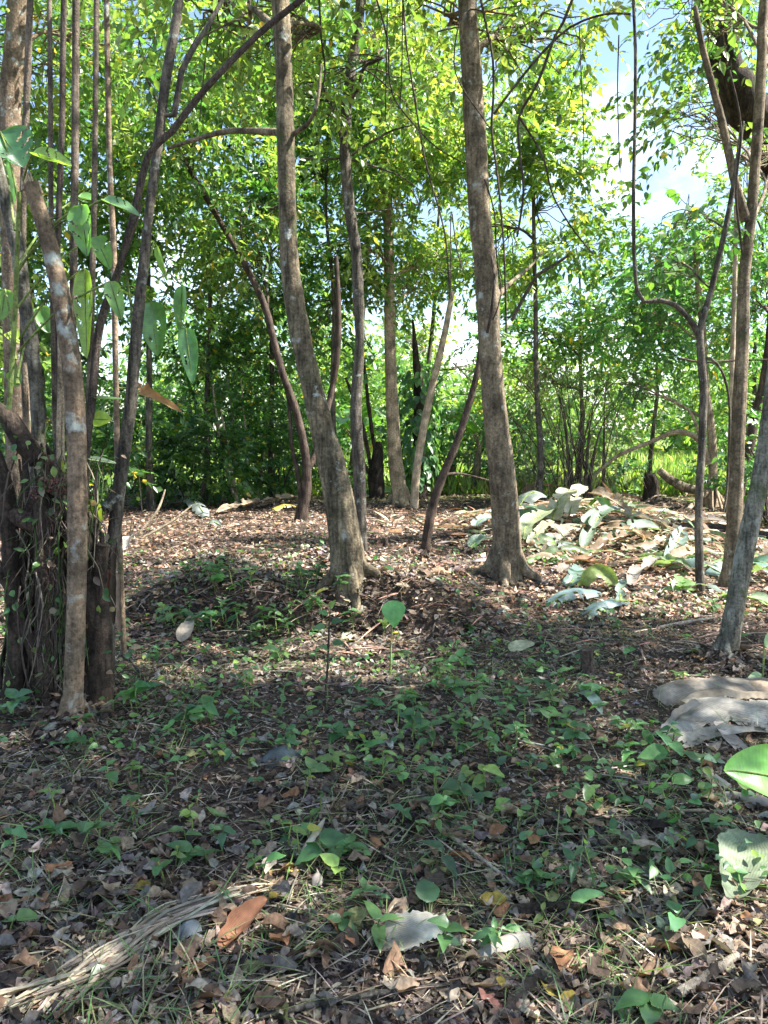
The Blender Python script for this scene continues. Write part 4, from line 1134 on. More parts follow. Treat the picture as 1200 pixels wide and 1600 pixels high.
cl = thing('yellow_leaf_climber', 'yellow-green split leaf lit beside the foot of the cut trunk', 'plant', P(140, 800, dL + .2))
broad_leaf('leaf', cl, P(140, 782, dL + .2), P(150, 838, dL + .2), .13, (-.2, -1, .2), (.22, .26, .035), 1, .2, petiole=P(128, 830, dL + .2), split=1)
cl = thing('low_climber', 'pale lit leaves sticking out right of the cut trunk', 'plant', P(150, 700, dL + .3))
for (x0, y0, x1, y1, w, up, col) in [(138, 716, 182, 724, .07, (0, -.3, 1), (.30, .36, .22)), (146, 655, 174, 656, .10, (0, -1, .6), (.20, .28, .03)), (148, 622, 192, 624, .08, (0, -.2, 1), (.12, .22, .08)), (88, 735, 108, 725, .07, (0, -1, .5), (.22, .27, .03))]:
    broad_leaf('leaf', cl, P(x0, y0, dL + .3), P(x1, y1, dL + .3), w, up, col, 0, .2, petiole=P(132, y0 + 40, dL + .3))

# dry orange hanging leaf and small orange seedling leaf
dl = thing('dry_hanging_leaf', 'orange-brown dried leaf hanging from the slanting trunk', 'dead leaf', P(215, 610, dH + .1))
sm = MB(); sheet(sm, [P(212, 598, dH + .1), P(222, 610, dH), P(250, 625, dH), P(284, 644, dH)], .085, .8, .02, .2, 9, prof=lambda t: np.clip(np.sin(np.clip(t, 0, 1) ** .8 * math.pi) ** .7, .06, 1), c=(.36, .21, .10), up=(0, -.8, .6), tears=4)
put('blade', sm.mesh('blade', M_SHEATH, uv=True), dl)
ol = thing('orange_seedling', 'withered orange-leaved seedling in front of the dark undergrowth', 'seedling', G(222, 800))
b = G(222, 800); sm = MB(); tube(sm, [b, P(218, 750, b[1]), P(212, 706, b[1])], [.012, .01, .006], 5, 0, c=(.35, .2, .08)); put('stem', sm.mesh('stem', M_TAN), ol)
for a in (-.3, .9, 2.2, 3.6):
    lm = MB(); leaves(lm, np.array([P(212, 706, b[1])]), np.array([[math.cos(a), -.2, math.sin(a) * .5]]), np.array([[0, -1., .6]]), .2, .09, [(.50, .28, .05)], T_L); put('leaf', lm.mesh('leaf', M_DRY), ol)

# ------------------------------------------------------------------ hanging vines and dark branches
VINES = [('long thin vine hanging from the top between slim and stout trunks', [(628, -30), (634, 60), (641, 110), (653, 187), (662, 240), (673, 283), (688, 335), (697, 380), (703, 467)], 3.2, 7.0),
         ('vine curving right toward the stout trunk at mid height', [(583, -20), (605, 60), (608, 110), (614, 150), (646, 194), (684, 232), (727, 256)], 2.6, 7.2),
         ('thin straight vine hanging behind the slim wavy trunk', [(606, -20), (604, 80), (602, 190)], 2.0, 7.6),
         ('straight thin vine left of the long hanging vine', [(629, -10), (628, 100), (625, 165)], 2.0, 7.6),
         ('dark vine running down close right of the stout trunk', [(745, -30), (762, 50), (770, 93), (771, 150), (768, 200), (774, 250), (780, 300), (788, 400), (791, 520)], 4.0, 6.9),
         ('thin vine beside the dark vine right of the stout trunk', [(757, 280), (772, 330), (776, 400), (783, 460), (770, 500)], 2.6, 7.0),
         ('dark branch forking down from the top right of centre', [(905, -30), (880, 35), (867, 57), (840, 130), (811, 183), (812, 240), (818, 300), (808, 370)], 4.5, 6.0),
         ('thin vine trailing right below the forking dark branch', [(811, 183), (835, 220), (850, 250), (862, 300), (877, 330), (900, 365), (927, 397)], 3.0, 6.05),
         ('arched bare branch reaching from the top toward the hooked vine', [(772, 178), (800, 140), (845, 85), (890, 43), (933, 25), (960, 21), (985, 22)], 4.0, 6.3),
         ('short straight vine just left of the hooked vine', [(967, 55), (965, 130), (966, 190), (969, 270)], 2.2, 6.8),
         ('thin vine hanging in the sky gap', [(905, 40), (908, 115), (912, 200), (912, 260)], 1.8, 7.0),
         ('wavy vine looping round the stout trunk top', [(752, 17), (735, 15), (718, 35), (710, 80), (712, 115), (730, 150), (748, 175), (765, 200)], 2.6, 6.75),
         ('dark vine on the lower stout trunk', [(762, 520), (770, 470), (772, 430), (768, 400)], 5, 6.95),
         ('forked dry branch right of the stout trunk', [(800, 500), (820, 462), (840, 430), (866, 414), (888, 399)], 5.5, 9.5),
         ('slim dark vine left of the slim wavy trunk', [(498, -20), (502, 60), (508, 110), (500, 150), (485, 190)], 3.2, 7.4),
         ('thin dangling vine behind the slanting trunk', [(345, -20), (325, 60), (318, 120), (312, 190)], 2.4, 7.4),
         ('bare horizontal twig in front of the hedge at right', [(1062, 560), (1100, 566), (1150, 563), (1205, 562)], 4, 7.6),
         ('thin pale vine climbing beside the forked tree', [(1160, 395), (1150, 300), (1158, 200), (1140, 110)], 4, 6.8),
         ('drooping thin vine by the bare pale pole', [(722, 420), (712, 380), (705, 330), (704, 440), (707, 470)], 2.2, 8.2)]
for (lab, pp, w, d) in VINES:
    sm = MB()
    tube(sm, [P(x, y, d + .04 * rng.normal()) for x, y in pp], np.linspace(w, w * .75, len(pp)) / 2400 * d, 6, .15, w, c=(.1, .08, .06))
    tag(put('hanging_vine', sm.mesh('hanging_vine', M_VINE)), lab, 'vine', 'vines and bare branches hanging across the view')
# leafy sprig on the slim trunk
sg = thing('leafy_sprig', 'bright lit leafy vine on the upper slim wavy trunk', 'vine', P(545, 130, 7.6))
for k, (x, y) in enumerate([(556, 55), (552, 88), (546, 95), (556, 115), (553, 127), (538, 100), (565, 45), (572, 150), (435, 122), (430, 60)]):
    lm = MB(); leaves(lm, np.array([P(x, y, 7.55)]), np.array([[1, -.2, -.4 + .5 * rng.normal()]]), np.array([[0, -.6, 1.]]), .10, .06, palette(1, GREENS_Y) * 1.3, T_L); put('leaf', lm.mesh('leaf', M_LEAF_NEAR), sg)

# stump and log at the back right
d = G(1016, 785)[1]
sb = thing('dark_stump', 'small dark jagged stump before the sunny meadow', 'stump', G(1016, 785))
sm = MB(); tube(sm, [P(1018, 792, d), P(1018, 770, d), P(1017, 752, d), P(1014, 742, d)], [.22, .16, .14, .10], 16, .5, 4, flute=lambda s, a: 1 + .2 * np.cos(a * 5) * (1 - s * .3) + .3 * np.clip(1 - s * 3, 0, 1))
put('stump_body', sm.mesh('stump_body', M_BARK_ROT), sb)
for k in range(7):
    a = k / 7 * 6.28; c = P(1016, 750, d) + np.array([math.cos(a) * .10, math.sin(a) * .1, 0])
    sm = MB(); tube(sm, [c - np.array([0, 0, .1]), c + np.array([0, 0, rng.uniform(.05, .22)])], [.045, .008], 5, .3, k); put('splinter', sm.mesh('splinter', M_BARK_ROT), sb)
d = d4 - .3
sm = MB(); tube(sm, [P(1086, 766, d), P(1066, 760, d), P(1048, 750, d), P(1030, 735, d)], [.085, .085, .085, .065], 14, .25, 8)
tag(put('fallen_log', sm.mesh('fallen_log', M_BARK_A)), 'short curved log propped up against the pale prop-rooted tree', 'log')
sm = MB(); tube(sm, [G(1050, 832, .05), G(1090, 830, .06), G(1140, 836, .06), G(1215, 846, .05)], [.05, .07, .075, .07], 10, .3, 2)
tag(put('fallen_log', sm.mesh('fallen_log', M_BARK_ROT)), 'dark rotten log lying behind the forked and mossy trunks', 'log')
# ------------------------------------------------------------------ cut banana leaves
CBG = (.155, .19, .165); CPALE = (.25, .29, .17); CCREAM = (.31, .30, .21); CWHITE = (.38, .37, .31); CGREY = (.30, .265, .22); CBROWN = (.20, .14, .09); CORANGE = (.28, .165, .095); CGREEN = (.12, .24, .035); CDK = (.07, .13, .06); CYEL = (.45, .33, .06); CTAN = (.31, .24, .165)
BAN = [  # label, start px, lift, end px, lift, width, colour, cup, dry, arch
 ('large cream-green cut leaf piece at the left of the heap', (817, 852), .10, (866, 822), .30, .34, CPALE, .35, 0, .10),
 ('cream folded blade on top of the large pale cut leaf', (826, 856), .06, (862, 836), .22, .20, CCREAM, .2, 0, .05),
 ('smooth blue-green leaf piece at the lower left of the heap', (841, 862), .05, (874, 848), .10, .22, CBG, .3, 0, .05),
 ('blue-green leaf bundle touching the stout trunk', (812, 812), .25, (848, 800), .30, .45, CBG, -.4, 0, .12),
 ('dark green folded leaf behind the stout trunk', (806, 826), .05, (846, 812), .2, .35, CDK, -.3, 0, .1),
 ('pale cream leaf standing up in the middle of the heap', (862, 826), .15, (888, 806), .45, .35, CCREAM, .25, 0, .1),
 ('whitest leaf piece at the top of the heap', (889, 822), .20, (911, 800), .45, .34, CWHITE, .3, 0, .08),
 ('bright yellow-green leaf piece on the heap', (922, 812), .25, (948, 822), .28, .30, CGREEN, .3, 0, .12),
 ('rusty orange dried leaf at the back left of the heap', (820, 786), .2, (862, 778), .28, .40, CORANGE, .3, 1, .15),
 ('yellow-brown curled leaf at the back of the heap', (878, 788), .25, (908, 788), .3, .45, (.42, .30, .13), -.5, 1, .15),
 ('small white leaf tip poking up at the very back of the heap', (848, 778), .15, (840, 764), .45, .16, CWHITE, .4, 0, 0),
 ('small white leaf tip at the back right of the heap', (905, 785), .15, (900, 772), .4, .14, CWHITE, .4, 0, 0),
 ('grey dried strip in front of the cream leaves', (858, 868), .05, (898, 842), .18, .20, CGREY, .5, 1, .06),
 ('curled grey-green leaf with a long pale rib', (910, 862), .05, (945, 832), .28, .26, (.20, .25, .19), .8, 0, .1),
 ('long brown dried leaf at the front of the heap', (908, 884), .06, (984, 856), .2, .22, CBROWN, .6, 1, .08),
 ('long pale dried leaf along the right top of the heap', (922, 802), .35, (985, 818), .2, .30, (.28, .22, .155), .4, 1, .05),
 ('long grey leaf rib sloping down the right of the heap', (958, 822), .25, (1064, 838), .08, .14, (.36, .33, .28), .8, 1, .03),
 ('tan dried leaf across the middle of the heap', (940, 846), .2, (1034, 860), .1, .26, (.34, .24, .15), .4, 1, .08),
 ('dark green striped leaf in the middle of the heap', (915, 838), .18, (968, 826), .3, .30, (.11, .17, .10), .4, 0, .08),
 ('grey-green folded leaf at the right of the heap', (960, 850), .12, (1030, 842), .15, .3, (.17, .22, .16), .5, 0, .08),
 ('pale grey shrivelled leaf right of the heap', (985, 922), .03, (1030, 886), .12, .20, (.27, .245, .215), .5, 1, .08),
 ('whitish dried scrap between the heap and curled pale leaf', (1012, 872), .05, (1040, 856), .15, .2, CWHITE, .4, 1, .05),
 ('curled upright end of the big pale blue-green leaf', (1043, 888), .05, (1066, 852), .26, .28, (.20, .28, .25), .6, 0, .0),
 ('big pale blue-green leaf lying behind the twisted stem', (1046, 890), .10, (1128, 906), .08, .27, (.21, .29, .265), -.5, 0, .08),
 ('pale leaf piece between the twisted stem and forked tree', (1108, 902), .05, (1140, 898), .1, .25, (.23, .28, .25), -.3, 0, .05),
 ('teal leaf behind the mossy leaning trunk', (1168, 900), .12, (1215, 915), .1, .36, (.13, .24, .19), .3, 0, .1),
 ('grey-green leaf lying right of the mossy trunk foot', (1128, 940), .05, (1215, 962), .06, .26, (.20, .27, .17), .3, 0, .06),
 ('large slate-blue leaf piece in front of the heap', (858, 950), .04, (938, 936), .07, .21, (.15, .22, .22), -.3, 0, .06),
 ('slate-blue torn leaf beside the large slate-blue piece', (912, 968), .03, (982, 946), .06, .20, (.14, .21, .205), -.2, 0, .05),
 ('small upturned green-grey leaf end by the slate-blue leaf', (960, 950), .03, (974, 922), .12, .12, (.18, .24, .19), .5, 0, 0),
 ('dull dark leaf left of the round yellow-edged leaf', (884, 920), .03, (915, 904), .10, .22, (.12, .19, .15), .4, 0, .05),
 ('grey dry scrap left of the round yellow-edged leaf', (873, 900), .04, (906, 893), .06, .16, CGREY, .5, 1, .04),
 ('pale blue scrap left of the stout trunk', (742, 828), .05, (768, 818), .1, .22, (.20, .27, .26), .3, 0, .06),
 ('dull green scrap at the left foot of the stout trunk', (735, 858), .03, (768, 848), .07, .22, (.16, .24, .17), .3, 0, .06),
 ('white bent leaf at the edge of the dark undergrowth', (286, 790), .20, (322, 812), .06, .35, (.30, .34, .32), -.4, 0, .1),
 ('small white leaf end by the dark undergrowth', (270, 788), .3, (286, 792), .25, .2, (.28, .31, .28), .3, 0, .02),
 ('white scrap right of the bent white leaf', (328, 822), .05, (345, 826), .06, .14, (.28, .31, .30), .3, 0, .04),
 ('yellow leaf left of the crooked tree foot', (428, 803), .1, (462, 800), .12, .22, CYEL, -.3, 0, .06),
 ('long tan dried leaf at the back left of the clearing', (340, 806), .08, (430, 792), .14, .26, CTAN, .4, 1, .06),
 ('second tan dried leaf at the back left of the clearing', (380, 800), .12, (470, 784), .1, .22, (.38, .27, .18), .5, 1, .06),
 ('white lit scrap beside the slanting trunk foot', (188, 866), .05, (212, 856), .14, .22, (.42, .40, .36), .4, 1, .08),
 ('tan flat dried leaf between sapling and stout trunk', (652, 905), .02, (705, 898), .03, .12, (.26, .18, .12), .3, 1, .02),
]
for (lab, a, la, b, lb, w, col, cup, dry, arch) in BAN:
    la, lb, arch = la * .85, lb * .85, arch * .9
    col = np.array(col) * .72; w = w * .70
    pa, pb = G(*a, la), G(*b, lb)
    root = thing('cut_banana_leaf' if not dry else 'dried_banana_leaf', lab, 'leaf', (pa + pb) / 2)
    mid = (pa + pb) / 2 + np.array([0, 0, arch])
    n1 = pa * .75 + pb * .25 + np.array([rng.normal() * .02, rng.normal() * .02, arch * .8])
    n2 = pa * .25 + pb * .75 + np.array([rng.normal() * .02, rng.normal() * .02, arch * .7])
    lm = MB(); sheet(lm, [pa, n1, mid, n2, pb], w, cup, .02 if not dry else .04, .09 if not dry else .18, 12, c=col, up=(.1 * rng.normal(), -.45, 1), tears=5 if not dry else 8, cvar=.22)
    lf = put('blade', lm.mesh('blade', M_BIG if not dry else M_SHEATH, uv=True), root)
    rm = MB(); tube(rm, [p - np.array([0, 0, .006]) for p in (pa, n1, mid, n2, pb)], [.012, .011, .010, .009, .006], 6, 0, c=(.3, .28, .2))
    put('midrib', rm.mesh('midrib', M_RIB if not dry else M_TAN), root)
USED = set()
for k in range(96):
    x = 812 + 265 * rng.random(); y = 776 + 118 * rng.random()
    if k >= 72: x = 960 + 220 * rng.random(); y = 838 + 85 * rng.random()
    if (x - 930) / 150 > 1 and y < 815: y += 35
    a = rng.uniform(-.9, .9); l = rng.uniform(14, 58) if k < 26 else rng.uniform(30, 95) if k < 72 else rng.uniform(30, 95)
    lift = .02 + .12 * rng.random()
    for _t in range(40):
        dry = rng.random() < .55
        nm, col = [('grey', CGREY), ('brown', CBROWN), ('tan', CTAN), ('rusty', CORANGE), ('buff', (.30, .24, .165)), ('dark', (.09, .07, .05))][int(rng.integers(0, 6))] if dry else [('blue-green', CBG), ('dark green', CDK), ('pale green', (.17, .23, .12)), ('green', (.10, .19, .05))][int(rng.integers(0, 4))]
        w = rng.uniform(.03, .17) if k < 40 else rng.uniform(.02, .12)
        side = 'left' if x < 880 else ('middle' if x < 945 else ('right' if x < 1010 else ('far right' if x < 1085 else 'outermost right'))); lev = 'back' if y < 806 else ('centre' if y < 840 else ('front' if y < 868 else 'fore edge'))
        lab = '%s %s leaf scrap at the %s %s of the cut leaf heap' % ('narrow' if w < .09 else ('wide' if w > .15 else 'torn'), nm, lev, side)
        if lab not in USED: break
    USED.add(lab)
    pa, pb = G(x, y, lift), G(x + l, y + l * .35 * a, lift * rng.uniform(.3, 1.2))
    lm = MB(); sheet(lm, [pa, (pa + pb) / 2 + np.array([0, 0, .05]), pb], w, rng.uniform(-.7, .9), .03, .2, 8, c=np.array(col) * rng.uniform(.5, .95), up=(.4 * rng.normal(), -.4, 1), tears=6, cvar=.2)
    tag(put('leaf_scrap', lm.mesh('leaf_scrap', M_SHEATH if dry else M_BIG, uv=True)), lab, 'leaf', 'scraps in the cut leaf heap')
# round leaf standing with a yellow edge
root = thing('cut_banana_leaf', 'rounded green leaf with glowing yellow edge standing in front of the heap', 'leaf', G(930, 918))
b = G(926, 920)
lm = MB(); sheet(lm, [b + np.array([-.12, 0, -.02]), b + np.array([-.06, 0, .10]), b + np.array([.04, .02, .17]), b + np.array([.16, .03, .12]), b + np.array([.2, .0, .0])], .13, .3, .012, .06, 10, c=(.13, .17, .05), up=(0, -1, .3), cvar=.15, prof=lambda t: np.clip(np.minimum(t * 5 + .3, (1 - t) * 5 + .4), 0, 1) ** .5)
put('blade', lm.mesh('blade', M_BIG, uv=True), root)

# loose dry fibres and strips strewn through the heap
cm = MB(); n = 3200
px_ = np.stack([rng.normal(3.0, 1.2, n), rng.normal(10.9, 1.2, n)], -1)
z = ground_h(px_[:, 0], px_[:, 1]) + rng.uniform(0, .09, n)
d = np.stack([rng.normal(size=n), rng.normal(size=n), .15 * rng.normal(size=n)], -1)
leaves(cm, np.concatenate([px_, z[:, None]], 1), d, np.array([0, 0, 1.]) + .5 * rng.normal(size=(n, 3)), rng.uniform(.1, .5, n), rng.uniform(.01, .06, n), palette(n, [(.38, .28, .19), (.30, .17, .10), (.5, .43, .33), (.2, .14, .1), (.16, .22, .12)]), T_S)
tag(put('leaf_fibre_litter', cm.mesh('leaf_fibre_litter', M_DRY)), 'loose dry fibres and torn strips strewn over the cut leaf heap', 'leaf litter', kind='stuff')

# ------------------------------------------------------------------ dried sheaths in the foreground
def sheath(label, pts, width, col, cup=.3, ripple=.02, up=(0, -.3, 1), tears=0, name='dried_leaf_sheath', roll=0., cols=14, ragged=.11, prof=None):
    pts = [np.asarray(p) for p in pts]
    root = thing(name, label, 'dried leaf', np.mean(pts, 0))
    if name == 'wilted_leaf': prof = lambda t: np.clip(np.sin(np.clip(t, 0, 1) ** .75 * math.pi) ** .7, .05, 1); width *= 1.25
    for off, nm in ((0, 'sheath_face'), (-.004, 'sheath_back')):
        lm = MB(); sheet(lm, [p + np.array([0, 0, off]) for p in pts], width, cup, ripple, ragged, cols, c=np.array(col) * (1 if off == 0 else .8), up=up, tears=tears, roll=roll, cvar=.32, fine=2.5, seed=width * 100, prof=prof)
        put(nm, lm.mesh(nm, M_SHEATH, uv=True), root)
        break
    return root
blunt = lambda t: np.clip(np.minimum(t * 8 + .55, (1 - t) * 6 + .6), 0, 1)
sheath('largest pale grey dried leaf sheath humped at the right edge', [G(1050, 1160, .01), G(1085, 1135, .05), G(1130, 1122, .075), G(1190, 1124, .05), G(1260, 1120, .04)], .24, (.24, .225, .195), -.28, .022, prof=blunt, tears=0, ragged=.2)
sheath('long grey torn strip along the front of the pale sheath', [G(1062, 1172, .01), G(1110, 1155, .02), G(1165, 1152, .03), G(1250, 1150, .02)], .08, (.26, .24, .20), .5, .012, ragged=.25)
sheath('tan ribbed strip on top of the pale sheath', [G(1070, 1112, .05), G(1120, 1102, .08), G(1180, 1104, .07), G(1250, 1100, .06)], .10, (.25, .205, .15), -.3, .01, ragged=.25)
sheath('short grey split strip at the tip of the pale sheath', [G(1038, 1148, .01), G(1060, 1130, .05), G(1092, 1124, .09)], .05, (.22, .20, .17), .6, .012, ragged=.3)
sheath('grey curled sheath lying behind the largest pale sheath', [G(1030, 1100, .02), G(1075, 1088, .06), G(1140, 1082, .06), G(1240, 1080, .05)], .17, (.22, .185, .145), -.3, .02, prof=blunt, tears=0, ragged=.2)
sheath('brown-tipped sheath end at the right edge behind pale sheath', [G(1150, 1078, .04), G(1190, 1085, .07), G(1250, 1090, .05)], .12, (.33, .25, .17), -.5, .015)
sheath('narrow flat strip hanging off the front of the pale sheath', [G(1122, 1140, .04), G(1145, 1165, .02), G(1180, 1192, .01)], .07, (.33, .28, .24), .2, .008)
sheath('torn pale sheath flap right at the bottom centre', [G(592, 1478, .015), G(630, 1470, .03), G(670, 1466, .035), G(712, 1470, .02)], .105, (.36, .335, .27), .12, .014, prof=blunt, tears=0, ragged=.22)
sheath('white lit sheath scrap right of the torn pale flap', [G(745, 1502, .01), G(790, 1485, .03), G(835, 1470, .02)], .06, (.36, .33, .29), -.4, .01)
sheath('segmented grey sheath piece at the right edge', [G(1130, 1245, .02), G(1165, 1256, .04), G(1215, 1268, .03)], .055, (.34, .30, .26), -.7, .01, prof=blunt)
sheath('grey strip above the segmented sheath piece', [G(1090, 1205, .02), G(1120, 1225, .03), G(1148, 1240, .02)], .05, (.36, .33, .28), -.4, .01)
sheath('large wilted grey-green leaf near the lower right edge', [G(1170, 1330, .07), G(1160, 1370, .05), G(1140, 1418, .015)], .13, (.17, .20, .13), .3, .015, up=(-.3, -.8, 1), name='wilted_leaf')
sheath('long pale curled leaf below centre left', [G(470, 1345, .01), G(488, 1318, .03), G(508, 1288, .03)], .035, (.40, .35, .27), -.8, .008, name='wilted_leaf')
sheath('grey crumpled leaf at lower left with pale veins', [G(272, 1470, .01), G(290, 1462, .04), G(318, 1480, .01)], .07, (.25, .26, .25), -.5, .02, name='wilted_leaf')
sheath('large rust-coloured curled leaf at lower left', [G(345, 1490, .01), G(380, 1468, .05), G(418, 1440, .06)], .075, (.22, .105, .06), .8, .03, name='wilted_leaf')
sheath('dark crumpled leaf left of the ground cover', [G(412, 1196, .01), G(445, 1190, .05), G(480, 1195, .01)], .10, (.10, .11, .11), -.5, .03, name='wilted_leaf')
sheath('pale flat leaf lying in front of the stout trunk', [G(796, 1020, .02), G(815, 1018, .04), G(835, 1018, .05)], .085, (.42, .40, .26), .2, .008, name='wilted_leaf')
sheath('whitish leaf stuck on the low bank', [G(282, 1010, .03), G(293, 1000, .09), G(300, 990, .14)], .08, (.23, .20, .16), .3, .015, up=(0, -1, .4), name='wilted_leaf')
sheath('dull grey-green leaf lying right of centre', [G(905, 1088, .02), G(925, 1100, .03), G(940, 1118, .01)], .06, (.22, .28, .22), .3, .01, name='wilted_leaf')

# fan of straw-like dead frond across the lower left
fr = thing('dead_frond', 'straw-coloured dead frond fanned across the lower left corner', 'dead frond', G(200, 1490))
for k in range(30):
    x0, y0 = rng.uniform(-30, 120), rng.uniform(1560, 1640)
    x1, y1 = 400 + rng.normal() * 30, 1398 + rng.normal() * 14
    c1 = G(170 + rng.normal() * 22, 1515 + rng.normal() * 13, .02 + .02 * rng.random()); c2 = G(280 + rng.normal() * 20, 1440 + rng.normal() * 14, .02 + .02 * rng.random())
    sm = MB(); sheet(sm, [G(x0, min(y0, 1595), .02), c1, c2, G(x1, y1, .015)], rng.uniform(.006, .018), .8, .004, .2, 3, c=palette(1, [(.33, .27, .20), (.42, .36, .28), (.22, .18, .14)])[0])
    put('frond_strip', sm.mesh('frond_strip', M_SHEATH, uv=True), fr)

# ------------------------------------------------------------------ sticks
STICKS = [('long thin straight stick lying across the right foreground', (790, 1291), (1000, 1286), (1175, 1300), 6, M_VINE),
          ('long grey stick along the bottom edge', (400, 1598), (560, 1568), (720, 1545), 10, M_BARK_B),
          ('pale straight stick slanting right of the bottom centre', (685, 1300), (740, 1340), (805, 1392), 7, M_BARK_DEAD),
          ('thick pale broken cane in the lower right light patch', (1060, 1562), (1105, 1532), (1152, 1502), 17, M_BARK_DEAD),
          ('charred dark log piece in the lower right foreground', (790, 1432), (850, 1428), (925, 1420), 24, M_BARK_ROT),
          ('brown branch running on from the charred log piece', (915, 1420), (960, 1438), (1010, 1462), 9, M_BARK_C),
          ('grey bent stick left of centre', (435, 1238), (470, 1230), (508, 1226), 7, M_BARK_B),
          ('thin stick crossing behind the wilted grey-green leaf', (960, 1372), (1010, 1378), (1060, 1384), 6, M_BARK_B),
          ('slim twig leaning at the foot of the thick leaning tree', (488, 880), (520, 905), (560, 930), 4, M_BARK_B),
          ('short twig at the foot of the thick leaning tree', (470, 886), (505, 897), (530, 912), 4, M_BARK_C),
          ('long twig on the ground left of centre', (380, 1078), (470, 1072), (560, 1082), 4, M_BARK_B),
          ('brown twig under the ground cover at left', (410, 1128), (440, 1135), (490, 1165), 4, M_BARK_C),
          ('pale twig pointing at the broad green leaf', (1150, 1300), (1100, 1275), (1030, 1277), 6, M_TAN),
          ('pale stick lying by the grey-green leaf at right', (1030, 985), (1080, 975), (1120, 968), 6, M_BARK_DEAD),
          ('pale stick in front of the round yellow-edged leaf', (960, 922), (975, 905), (990, 885), 5, M_BARK_DEAD),
          ('thin stick in the lower left litter', (160, 1590), (178, 1565), (195, 1540), 8, M_BARK_B),
          ('dark twig lying left of the rotten stump base', (200, 1030), (222, 1060), (245, 1085), 4, M_VINE),
          ('twig on the sunny litter at the left', (300, 872), (340, 866), (372, 862), 3, M_BARK_B),
          ('grey stick on the litter in front of the stout trunk', (890, 985), (940, 980), (985, 983), 7, M_BARK_B),
          ('thin twig in the right middle foreground', (790, 1160), (850, 1172), (900, 1190), 4, M_BARK_B),
          ('curved root in the right litter', (900, 1228), (960, 1218), (1020, 1240), 8, M_BARK_C),
          ('crossing twig in the lower right litter', (960, 1495), (1010, 1475), (1030, 1465), 8, M_BARK_B)]
for (lab, a, b, c, w, mm) in STICKS:
    pp = [G(*q, .015 + .01 * rng.random()) for q in (a, b, c)]
    sm = MB(); tube(sm, pp, [w / 2400 * p[1] * f for p, f in zip(pp, (1, .95, .7))], 8, .2, w)
    tag(put('fallen_stick', sm.mesh('fallen_stick', mm)), lab, 'stick', 'sticks on the forest floor')
for (lab, x, y, w, h) in [('small cut stub in the sunny litter behind the leaning tree', 602, 856, 9, 16), ('short sawn stub in the ground cover', 662, 1185, 15, 14), ('grey upright stub right of centre', 918, 1055, 22, 40), ('dark stub left of the thick leaning tree', 467, 905, 8, 20)]:
    b = G(x, y); sm = MB(); tube(sm, [b - np.array([0, 0, .03]), P(x, y - h * .5, b[1]), P(x - 1, y - h, b[1])], np.array([w * 1.2, w, w * .85]) / 2400 * b[1], 10, .25, x)
    tag(put('cut_stub', sm.mesh('cut_stub', M_BARK_DARK)), lab, 'stub', 'cut stubs in the ground')

# ------------------------------------------------------------------ leaf litter
BROWNS = [(.15, .105, .078), (.20, .145, .105), (.25, .19, .14), (.10, .07, .055), (.31, .25, .19), (.18, .155, .13), (.24, .215, .185), (.06, .046, .038), (.22, .135, .085), (.12, .10, .085), (.05, .04, .034)]
def litter(mb, n, y0, y1, L0, L1, T, cols, pw=1.0, zmax=.03, tilt=.45, keep=None):
    y = y0 + (y1 - y0) * rng.random(n) ** pw
    x = (rng.random(n) - .5) * (y * 1.08 + .5)
    if keep is not None:
        k = keep(x, y); x, y = x[k], y[k]; n = len(x)
    z = ground_h(x, y) + rng.uniform(.002, zmax, n)
    a = rng.uniform(0, 6.283, n)
    d = np.stack([np.cos(a), np.sin(a), tilt * .5 * rng.normal(size=n)], -1)
    nr = np.array([0, 0, 1.]) + tilt * rng.normal(size=(n, 3))
    flip = rng.random(n) < .5; nr[flip] *= -1
    L = rng.uniform(L0, L1, n)
    leaves(mb, np.stack([x, y, z], -1), d, nr, L, L * rng.uniform(.35, .65, n), palette(n, cols, .3), T, jit=.07)
T_CURL = [tmpl([(.1, .22), (.3, .46), (.5, .5), (.72, .38), (.9, .15)], f, dr, cu) for f, dr, cu in ((.16, -.12, .0), (.03, .2, .5), (.24, .08, 0), (-.06, -.22, -.5))]
PALEB = [tuple(min(1, v * f) for v, f in zip(c, (1.45, 1.35, 1.30))) for c in BROWNS]  # browns raised to a paler, slightly pinker tone for the farther litter
patch = lambda x, y: vnoise(np.stack([x * 1.3, y * 1.3, x * 0 + 11], -1)) + .25 * vnoise(np.stack([x * 4, y * 4, x * 0 + 1], -1)) > .42 + .3 * rng.random(len(x))
lm = MB()
for T in T_CURL:
    litter(lm, 2200, 1.5, 7.0, .03, .085, T, BROWNS, 1.2, .025, .22, patch)
litter(lm, 4000, 1.5, 7.0, .02, .06, T_M, BROWNS, 1.2, .02, .6)
litter(lm, 30000, 6.0, 17.5, .03, .095, T_M, PALEB, 1.25, .04, .4)
litter(lm, 44000, 1.5, 7, .010, .036, T_M, BROWNS, 1.2, .018, .35)
litter(lm, 22000, 5.5, 15.0, .02, .055, T_Q, PALEB, 1.2, .03, .5)
litter(lm, 9000, 5.3, 6.8, .03, .09, T_M, BROWNS, 1., .04, .5, lambda x, y: (x > -2.2) & (x < .9))
